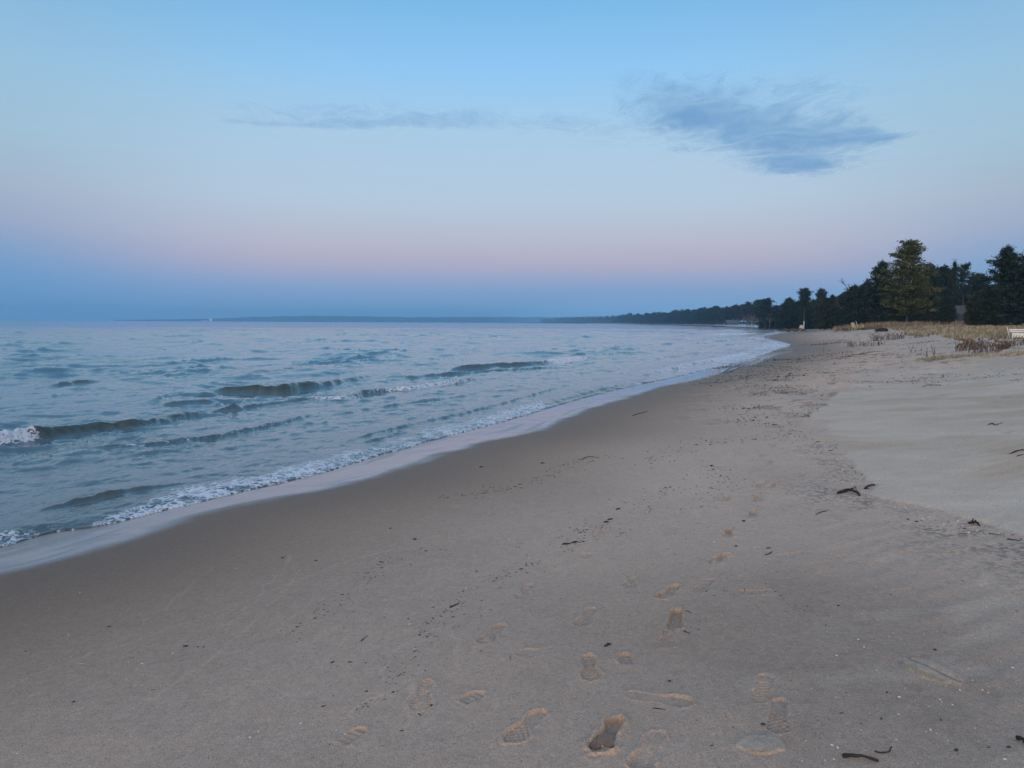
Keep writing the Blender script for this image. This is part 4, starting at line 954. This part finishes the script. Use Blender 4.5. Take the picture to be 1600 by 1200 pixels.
# sand plates broken out of the deep footprint
M_clod = mat_noise('damp_sand_clod', (.27, .19, .15), .95, .15, 40, bump=.4, bscale=300)
def clod(px, py, sx, sy, sz, rz, tilt, label, seed):
    rs = np.random.RandomState(seed); n = 10; V = []
    for k, (zz, sc) in enumerate(((0, 1), (.75, 1.02), (1, .9))):
        for i in range(n):
            a = 6.283*i/n; c_, s_ = math.cos(a), math.sin(a); p = (abs(c_)**4+abs(s_)**4)**-.25; q = 1+rs.normal()*.05 if k == 0 else q
            V.append((c_*p*sx*.5*sc*(1+.06*math.sin(i*3+seed)), s_*p*sy*.5*sc*(1+.06*math.cos(i*2+seed)), zz*sz))
    F = [tuple(range(n-1, -1, -1)), tuple(2*n+i for i in range(n))]+[(k*n+i, k*n+(i+1) % n, (k+1)*n+(i+1) % n, (k+1)*n+i) for k in range(2) for i in range(n)]
    c = at(px, py); o = mesh_from('sand_clod', V, F, M_clod, False); o.location = (c[0], c[1], gz(*c)-.022); o.rotation_euler = (tilt[0], tilt[1], rz); tag(o, label, 'sand clod')
clod(949, 1157, .085, .060, .026, -.25, (.10, .12), 'cracked plate of damp sand standing in the deepest footprint', 1)
clod(929, 1160, .050, .060, .022, .5, (.05, -.2), 'smaller broken sand plate left of the large one in the deepest footprint', 2)

def pebble_mesh(seed, mat):
    rs = np.random.RandomState(seed); V = []; n, mm = 8, 5
    for j in range(mm+1):
        t = math.pi*j/mm
        for i in range(n):
            a = 6.283*i/n; q = 1+.12*math.sin(a*2+seed)+.08*math.sin(a*3+t*2+seed)
            V.append((math.sin(t)*math.cos(a)*q, math.sin(t)*math.sin(a)*q*.8, math.cos(t)*.45*(1+.1*rs.normal())))
    F = [(j*n+i, j*n+(i+1) % n, (j+1)*n+(i+1) % n, (j+1)*n+i) for j in range(mm) for i in range(n)]
    o = mesh_from('pebble', V, F, mat, True, link=False); return o
M_shell = mat_noise('white_shell', (.70, .67, .62), .5, .1, 200); M_stone = mat_noise('dark_stone', (.06, .055, .055), .6, .3, 200); M_tanst = mat_noise('tan_stone', (.36, .30, .25), .7, .3, 200)
pm = [pebble_mesh(i, M_shell) for i in range(3)]; pd = [pebble_mesh(5+i, M_stone) for i in range(3)]; ptn = [pebble_mesh(9, M_tanst)]
def chip_mesh(seed):
    rs = np.random.RandomState(seed+200); mb = MB(); y = 0
    p = [(-1, 0, .12), (-.4, rs.normal()*.12, .2), (.3, rs.normal()*.15, .18), (1, rs.normal()*.2, .1)]
    mb.tube(p, [.12, .22, .19, .07], 5); return mb.build('wood_chip', M_wood, link=False)
chips = [chip_mesh(i) for i in range(4)]
def put(o, px, py, size, rz, label, cat, group, name):
    c_ = at(px, py); n = o.copy(); n.name = name; C.objects.link(n); n.location = (c_[0], c_[1], gz(*c_)+size*.05); n.scale = (size,)*3; n.rotation_euler = (0, 0, rz); tag(n, label, cat, group)
rp = random.Random(21)
white = [(125, 926), (27, 1177), (222, 1037), (270, 1021), (107, 992), (348, 1161), (391, 1152), (369, 888), (427, 899), (385, 949), (577, 888), (503, 903), (526, 896), (404, 1143), (539, 1147), (470, 1130),
         (1350, 1011), (1405, 1089), (1488, 1101), (1545, 1073), (1544, 1082), (1535, 1078), (1401, 1156), (1481, 1157), (1447, 1143), (1454, 1140), (1327, 1087), (1564, 1034), (1300, 1164), (1309, 1168), (1289, 1188), (1303, 1186),
         (1322, 1132), (1346, 1141), (1404, 1116), (1469, 1093), (1513, 1045), (1570, 1186), (1115, 1147), (1129, 1187), (1388, 878), (1180, 855), (1192, 827), (1116, 847), (1129, 1095), (1307, 1024), (1341, 999),
         (1368, 790), (1386, 794), (1330, 786), (1343, 790), (1312, 778), (1296, 774), (1275, 772), (1259, 775), (1420, 812), (1475, 814), (1542, 688), (1364, 714), (588, 873), (827, 872), (793, 885), (795, 843), (640, 975), (648, 1013), (584, 1081), (584, 1096), (720, 925), (728, 919), (710, 918), (1582, 1043), (1500, 1078), (1472, 1097), (1520, 1063)]
for i, (a, b) in enumerate(white):
    put(rp.choice(pm), a, b, rp.uniform(.0035, .0075) if b > 850 else rp.uniform(.006, .011), rp.uniform(0, 6), 'small white shell or pebble scattered on the grey sand', 'pebble', 'white pebbles scattered on the sand', 'pebble')
for i in range(170):
    if i < 90:                                        # in the grit band below the dry sheet
        k = rp.randrange(8, len(dry_px)-2); q = rp.random(); a = dry_px[k][0]*(1-q)+dry_px[k+1][0]*q-abs(rp.gauss(0, 24)); b = dry_px[k][1]*(1-q)+dry_px[k+1][1]*q+abs(rp.gauss(0, 9))
        sz = .012*rp.uniform(.5, 1)
    else:
        a = rp.uniform(1230, 1600); b = rp.uniform(850, 1195); sz = rp.uniform(.002, .0045)
    put(rp.choice(pm), a, b, sz, rp.uniform(0, 6), 'small white shell or pebble scattered on the grey sand', 'pebble', 'white pebbles scattered on the sand', 'pebble')
dark = [(290, 1010, .014), (648, 843, .02), (115, 1097, .009), (40, 1018, .007), (171, 979, .012), (309, 1011, .007), (318, 1011, .006), (238, 1078, .007), (200, 942, .006), (573, 1081, .010), (614, 1082, .010), (572, 1036, .009), (547, 1035, .012),
        (520, 1035, .014), (506, 1104, .012), (628, 1142, .008), (674, 1102, .008), (656, 1117, .012), (656, 992, .008), (657, 988, .007), (638, 967, .008), (1461, 1015, .009), (1494, 1172, .010), (1545, 1168, .008), (1576, 1167, .008), (1112, 1165, .008),
        (1104, 924, .010), (1112, 938, .010), (1419, 812, .022), (1432, 815, .014), (950, 1006, .010), (966, 796, .03), (885, 851, .035), (898, 848, .03), (954, 812, .03), (948, 816, .03), (1162, 814, .016), (1201, 857, .018), (442, 872, .018), (494, 876, .014),
        (1386, 1082, .010), (1323, 1083, .008), (1315, 1115, .010), (1290, 977, .008), (1310, 946, .008), (1505, 908, .009), (1546, 981, .010), (1589, 955, .008), (1508, 826, .018), (1470, 1125, .009), (1393, 1168, .008), (1377, 1123, .008), (1135, 1121, .010), (1192, 1132, .012), (1046, 1064, .009), (1047, 1083, .008),
        (1113, 934, .008), (1150, 853, .012), (1198, 652, .03), (1172, 619, .03), (1190, 615, .05), (1196, 602, .05), (610, 826, .02), (752, 730, .03), (848, 724, .03), (1380, 517, .5)]
for i, (a, b, z_) in enumerate(dark[:-1]):
    put(rp.choice(chips+pd), a, b, z_, rp.gauss(.2, .5), 'small black chip of bark or stone lying on the sand', 'bark chip', 'black chips strewn over the sand', 'bark_chip')
drift = [[(560, 1110), (600, 1085), (630, 1045), (665, 1000), (690, 965), (712, 948)], [(700, 985), (720, 935), (760, 905), (800, 893), (830, 880), (880, 853), (930, 843), (990, 826)],
         [(430, 1000), (500, 960), (560, 915), (600, 880), (690, 860)], [(700, 778), (760, 768), (800, 762), (850, 745), (900, 722), (940, 715)], [(900, 835), (940, 820), (1000, 790), (1030, 770), (1060, 762)],
         [(1000, 730), (1050, 706), (1100, 695), (1160, 688), (1220, 684)], [(1080, 800), (1125, 760), (1132, 745), (1110, 725)], [(1140, 642), (1190, 636), (1240, 628)], [(1140, 660), (1170, 656), (1210, 665), (1240, 680)],
         [(1220, 681), (1262, 683), (1300, 700), (1335, 735), (1362, 760)], [(1262, 650), (1270, 645), (1290, 625), (1338, 604)], [(1110, 935), (1150, 920), (1230, 922)], [(1380, 800), (1480, 815), (1560, 835), (1620, 850)],
         [(1200, 562), (1240, 562), (1300, 552)], [(1200, 590), (1260, 585), (1330, 577)], [(1100, 600), (1170, 590), (1230, 575)], [(1262, 540), (1300, 536), (1340, 530)]]
for i in range(225):
    P = drift[rp.randrange(len(drift))]; k = rp.randrange(len(P)-1); q = rp.random(); a = P[k][0]*(1-q)+P[k+1][0]*q+rp.gauss(0, 6); b = P[k][1]*(1-q)+P[k+1][1]*q+rp.gauss(0, 2.5)
    dd = min(1155*1.5/(b-500), 22); put(rp.choice(chips), a, b, dd*.0019*rp.uniform(.6, 1.7), rp.gauss(.35, .5), 'small black chip of bark or stone lying on the sand', 'bark chip', 'black chips strewn over the sand', 'bark_chip')
# finer crumbs along the same drift lines: nobody could count them
def crumbs():
    rs = np.random.RandomState(8); Vs = []; Fs = []; n = 0
    dunes = []
    for i in range(110):
        a = rs.uniform(1120, 1640); b = rs.uniform(532, 650)**1.0; L_ = rs.uniform(8, 34)*(b-490)/100
        if b > 600 and 1290 < a < 1450: continue
        dunes.append([(a, b), (a+L_*.5, b-rs.uniform(-.4, 1.2)), (a+L_, b-rs.uniform(-1, 2.5))])
    for P in drift+dunes:
        Q = catmull([at(*p) for p in P], 6); seg = np.linalg.norm(np.diff(Q, axis=0), axis=1); L = seg.sum(); k = int(min(500, 40+L*35))
        t = rs.rand(k)*(len(Q)-1); i = t.astype(int); f = (t-i)[:, None]; c = Q[i]*(1-f)+Q[i+1]*f; dist = np.hypot(c[:, 0], c[:, 1])
        c = c+rs.normal(size=c.shape)*(.015+.010*dist)[:, None]*(1+2*(rs.rand(k) < .3))[:, None]
        sz = (.0014+.00050*np.minimum(dist, 45))*(.5+rs.rand(k)); a = rs.normal(size=k)*.7+.3; z = zbase(c[:, 0], c[:, 1])+.002
        for j, (ax, ay, az_) in enumerate(((1.8, 0, 0), (0, .5, 0), (-1.8, 0, 0), (0, -.5, 0), (0, 0, .7))):
            Vs.append(np.stack([c[:, 0]+(ax*np.cos(a)-ay*np.sin(a))*sz, c[:, 1]+(ax*np.sin(a)+ay*np.cos(a))*sz, z+az_*sz], 1))
        b = n+np.arange(k); Fs += [np.stack([b+k*p, b+k*q, b+k*4], 1) for p, q in ((0, 1), (1, 2), (2, 3), (3, 0))]; n += 5*k
    o = mesh_from('drift_crumbs', np.vstack(Vs), np.vstack(Fs), M_wood, False); tag(o, 'fine dark crumbs of bark washed up in thin curving lines', kind='stuff')
crumbs()

# ------------------------------------------------------------------ furniture and buildings
M_white = mat_noise('white_paint', (.74, .76, .78), .5, .06, 5); M_cream = mat_noise('cream_paint', (.66, .60, .42), .6, .1, 5)
M_wall = mat_noise('dark_siding', (.07, .08, .09), .8, .2, 2); M_roof = mat_noise('slate_roof', (.10, .14, .19), .7, .2, 2); M_wallp = mat_noise('pale_siding', (.34, .34, .35), .8, .1, 2)
M_glass = mat_noise('window_glass', (.03, .035, .045), .1, .1, 1, spec=.6)
def rotx(a): return Matrix.Rotation(a, 3, 'X')
# white bench half sunk in the grass
def bench():
    c = at(1593, 526); c = (c[0]*56/c[1]*1.0, 56.0); c = at(1594, 529); z = gz(*c)
    e = empty('white_bench', (c[0], c[1], z), -.18); e.scale = (c[1]/62,)*3; tag(e, 'white wooden bench with slanting posts standing in the dune grass at the right edge', 'bench')
    mb = MB(); [mb.box((0, -.25+i*.13, .47), (1.5, .11, .035)) for i in range(4)]; mb.build('seat', M_white, e, False)
    mb = MB(); mb.box((0, .30, .60), (1.46, .035, .09), rotx(-.2)); mb.box((0, .33, .74), (1.46, .035, .09), rotx(-.2)); mb.build('backrest', M_white, e, False)
    mb = MB(); mb.box((0, -.30, .27), (1.40, .03, .34)); mb.build('front_panel', M_white, e, False)
    for sx in (-1, 1):
        mb = MB(); mb.tube([(sx*.78+.10, .28, 0), (sx*.78, .30, .45), (sx*.78-.14, .34, 1.0)], [.05, .05, .045], 4); mb.build('post', M_cream, e, False)
        mb = MB(); mb.box((sx*.72, -.3, .22), (.07, .07, .46)); mb.build('leg', M_white, e, False)
        mb = MB(); mb.box((sx*.76, 0, .66), (.10, .70, .03)); mb.build('armrest', M_white, e, False)
    return e
bench()
def beach_chair(px, d, rz, mat, label, s=1.0, group=None):
    v = ray(px, 506); x = v[0]*d/v[1]; e = empty('beach_chair', (x, d, gz(x, d)), rz, s); tag(e, label, 'chair', group)
    mb = MB(); [mb.box((0, -.22+i*.11, .36-.03*i), (.55, .09, .025)) for i in range(5)]; mb.build('seat', mat, e, False)
    mb = MB()
    for i in range(5): mb.box((-.24+i*.12, .42, .68), (.10, .025, .86-.05*abs(i-2)*2), rotx(-.35))
    mb.build('backrest', mat, e, False)
    for sx in (-1, 1):
        mb = MB(); mb.box((sx*.31, -.24, .27), (.04, .09, .54)); mb.build('leg', mat, e, False)
        mb = MB(); mb.box((sx*.31, .10, .17), (.035, .75, .09), rotx(-.28)); mb.build('rear_leg', mat, e, False)
        mb = MB(); mb.box((sx*.34, .05, .55), (.12, .72, .025)); mb.build('armrest', mat, e, False)
    return e
beach_chair(1337, 116, 1.9, M_cream, 'cream slatted beach chair, the smaller-looking left one of the pair below the rounded dark pine', 1.15)
beach_chair(1345, 114, 1.2, M_cream, 'cream slatted beach chair, the right one of the pair, its tall back tilted right', 1.3)
# low grey deck beside the chairs
v = ray(1328, 506); d = 113; e = empty('low_deck', (v[0]*d/v[1], d, gz(v[0]*d/v[1], d)), .1); tag(e, 'low grey timber deck left of the cream chairs', 'deck')
mb = MB(); [mb.box((0, -1+i*.21, .48), (4.6, .19, .04)) for i in range(10)]; mb.build('deck_boards', M_grey, e, False)
mb = MB(); [mb.box((x_, -1, .22), (.1, .1, .46)) for x_ in (-2.1, -.7, .7, 2.1)]; mb.build('supports', M_grey, e, False)
# post with pale cap, small white sign board and box near the shore wood
def at_d(px, d): v = ray(px, 506); x = v[0]*d/v[1]; return x, d, gz(x, d)
x_, y_, z_ = at_d(1256, 205); e = empty('marker_post', (x_, y_, z_)); tag(e, 'thin pale post standing below the tall bare-trunked pine', 'post')
mb = MB(); mb.tube([(0, 0, 0), (0, 0, 1.5), (.02, 0, 2.5)], [.14, .13, .11], 6); mb.build('shaft', M_white, e); mb = MB(); mb.box((0.02, 0, 2.55), (.32, .32, .1)); mb.build('cap', M_white, e, False)
beach_chair(1253, 196, 2.6, M_white, 'white beach chair beside the driftwood heap at the bend of the beach', 1.5)
x_, y_, z_ = at_d(1281, 190); e = empty('bird_house', (x_, y_, z_)); tag(e, 'pale blue-grey box on a post in front of the shore wood', 'box on post')
mb = MB(); mb.tube([(0, 0, 0), (0, 0, 1.3)], .08, 6); mb.build('post', M_wallp, e); mb = MB(); mb.box((0, 0, 1.5), (.5, .4, .5)); mb.build('box', M_wallp, e, False); mb = MB(); mb.box((0, 0, 1.8), (.65, .55, .08), rotx(.2)); mb.build('roof', M_roof, e, False)
# driftwood heap: each log its own object
rl = random.Random(5)
for i in range(16):
    px = 1222+i*2.3+rl.uniform(-1, 1); d = rl.uniform(186, 204); x_, y_, z_ = at_d(px, d); L = rl.uniform(1.2, 3.2); a = rl.gauss(.1, .5); r_ = rl.uniform(.10, .2)
    mb = MB(); zz = rl.uniform(0, .8); mb.tube([(-L/2*math.cos(a), -L/2*math.sin(a), zz+r_), (0, 0, zz*.6+r_+.1), (L/2*math.cos(a), L/2*math.sin(a), r_*.8)], [r_, r_*.9, r_*.6], 6)
    o = mb.build('driftwood_log', M_brown); o.location = (x_, y_, z_); tag(o, 'brown log in the driftwood heap at the bend of the beach', 'log', 'logs heaped at the bend of the beach')
# dark stump on the dune
def stump():
    c = at(1378, 519); z = gz(*c); e = empty('tree_stump', (c[0], c[1], z)); tag(e, 'black uprooted stump lying on the pale dune above the reddish shrub', 'stump'); rs = random.Random(2)
    mb = MB(); mb.tube([(-.55, 0, .22), (-.1, 0, .34), (.35, .05, .30), (.75, .05, .26)], [.16, .26, .22, .16], 8); mb.build('log', M_wood, e)
    mb = MB()
    for i in range(11):
        a = rs.uniform(0, 6.28); mb.tube([(-.35, 0, .28), (-.6-.1*rs.random(), .3*math.cos(a), .28+.2*math.sin(a)), (-.75, .5*math.cos(a), max(.02, .28+.38*math.sin(a)))], [.09, .05, .02], 5)
    mb.build('roots', M_wood, e)
stump()
def house(name, px, d, w, dp, h, rh, rz, wall, roof, label, nwin=3, ground=None, rail=False, cat='house'):
    v = ray(px, 506); x = v[0]*d/v[1]; z = gz(x, d) if ground is None else ground; e = empty(name, (x, d, z), rz); tag(e, label, cat)
    mb = MB(); mb.box((0, 0, h/2), (w, dp, h)); mb.add([(-w/2, -dp/2, h), (-w/2, dp/2, h), (-w/2, 0, h+rh*.97), (w/2, -dp/2, h), (w/2, dp/2, h), (w/2, 0, h+rh*.97)], [(0, 1, 2), (3, 5, 4)]); mb.build('wall', wall, e, False)
    o_ = .4; mb = MB(); k = rh/(dp/2)
    for sy in (-1, 1):
        mb.add([(-w/2-o_, sy*(dp/2+o_), h-k*o_+.02), (w/2+o_, sy*(dp/2+o_), h-k*o_+.02), (w/2+o_, 0, h+rh+.02), (-w/2-o_, 0, h+rh+.02),
                (-w/2-o_, sy*(dp/2+o_), h-k*o_+.2), (w/2+o_, sy*(dp/2+o_), h-k*o_+.2), (w/2+o_, 0, h+rh+.2), (-w/2-o_, 0, h+rh+.2)],
               [(0, 1, 2, 3), (7, 6, 5, 4), (0, 4, 5, 1), (3, 2, 6, 7), (0, 3, 7, 4), (1, 5, 6, 2)])
    r_ = mb.build('roof', roof, e, False)
    mb = MB(); mb.box((w*.22, .0, h+rh+.45), (.7, .7, 1.1)); mb.build('chimney', wall, r_, False)
    for i in range(nwin):
        xx = -w/2+w*(i+.5)/nwin; mb = MB()
        for (cx, cz, sx, sz) in ((xx-.62, h*.55, .1, 1.3), (xx+.62, h*.55, .1, 1.3), (xx, h*.55+.65, 1.34, .1), (xx, h*.55-.65, 1.34, .1)): mb.box((cx, -dp/2-.04, cz), (sx, .1, sz))
        f = mb.build('window', wall if name == 'cottage' else M_white, e, False); mb = MB(); mb.box((xx, -dp/2-.02, h*.55), (1.14, .05, 1.2)); mb.build('pane', M_glass, f, False)
    if rail:
        mb = MB(); mb.box((0, -dp/2-1.2, .55), (w*.9, 2.0, .12)); [mb.box((-w*.43+i*w*.86/5, -dp/2-2.15, 1.05), (.08, .08, 1.0)) for i in range(6)]; mb.box((0, -dp/2-2.15, 1.58), (w*.9, .1, .08)); mb.box((0, -dp/2-2.15, 1.15), (w*.9, .06, .05)); mb.build('deck_rail', M_greytwig, e, False)
    return e
house('cottage', 1509, 136, 3.0, 3, 2.3, 1.2, -.3, M_wall, M_wall, 'dim cottage with a slate roof and pale rail half hidden among the dark pines', 2, rail=True)
house('beach_house', 1143, 560, 8.5, 6, 1.9, 1.6, .1, M_wall, M_roof, 'low beach house with a blue-grey roof under the trees across the bay', 4, ground=1.0)
house('white_building', 329.5, 6250, 24, 12, 20, 4, .05, M_white, M_white, 'bright white building, the larger of two on the far shore', 3, ground=.5, cat='building')
house('white_building', 319, 6260, 45, 12, 5, 3, .05, M_white, M_wallp, 'long low pale building left of the bright white one on the far shore', 5, ground=.5, cat='building')
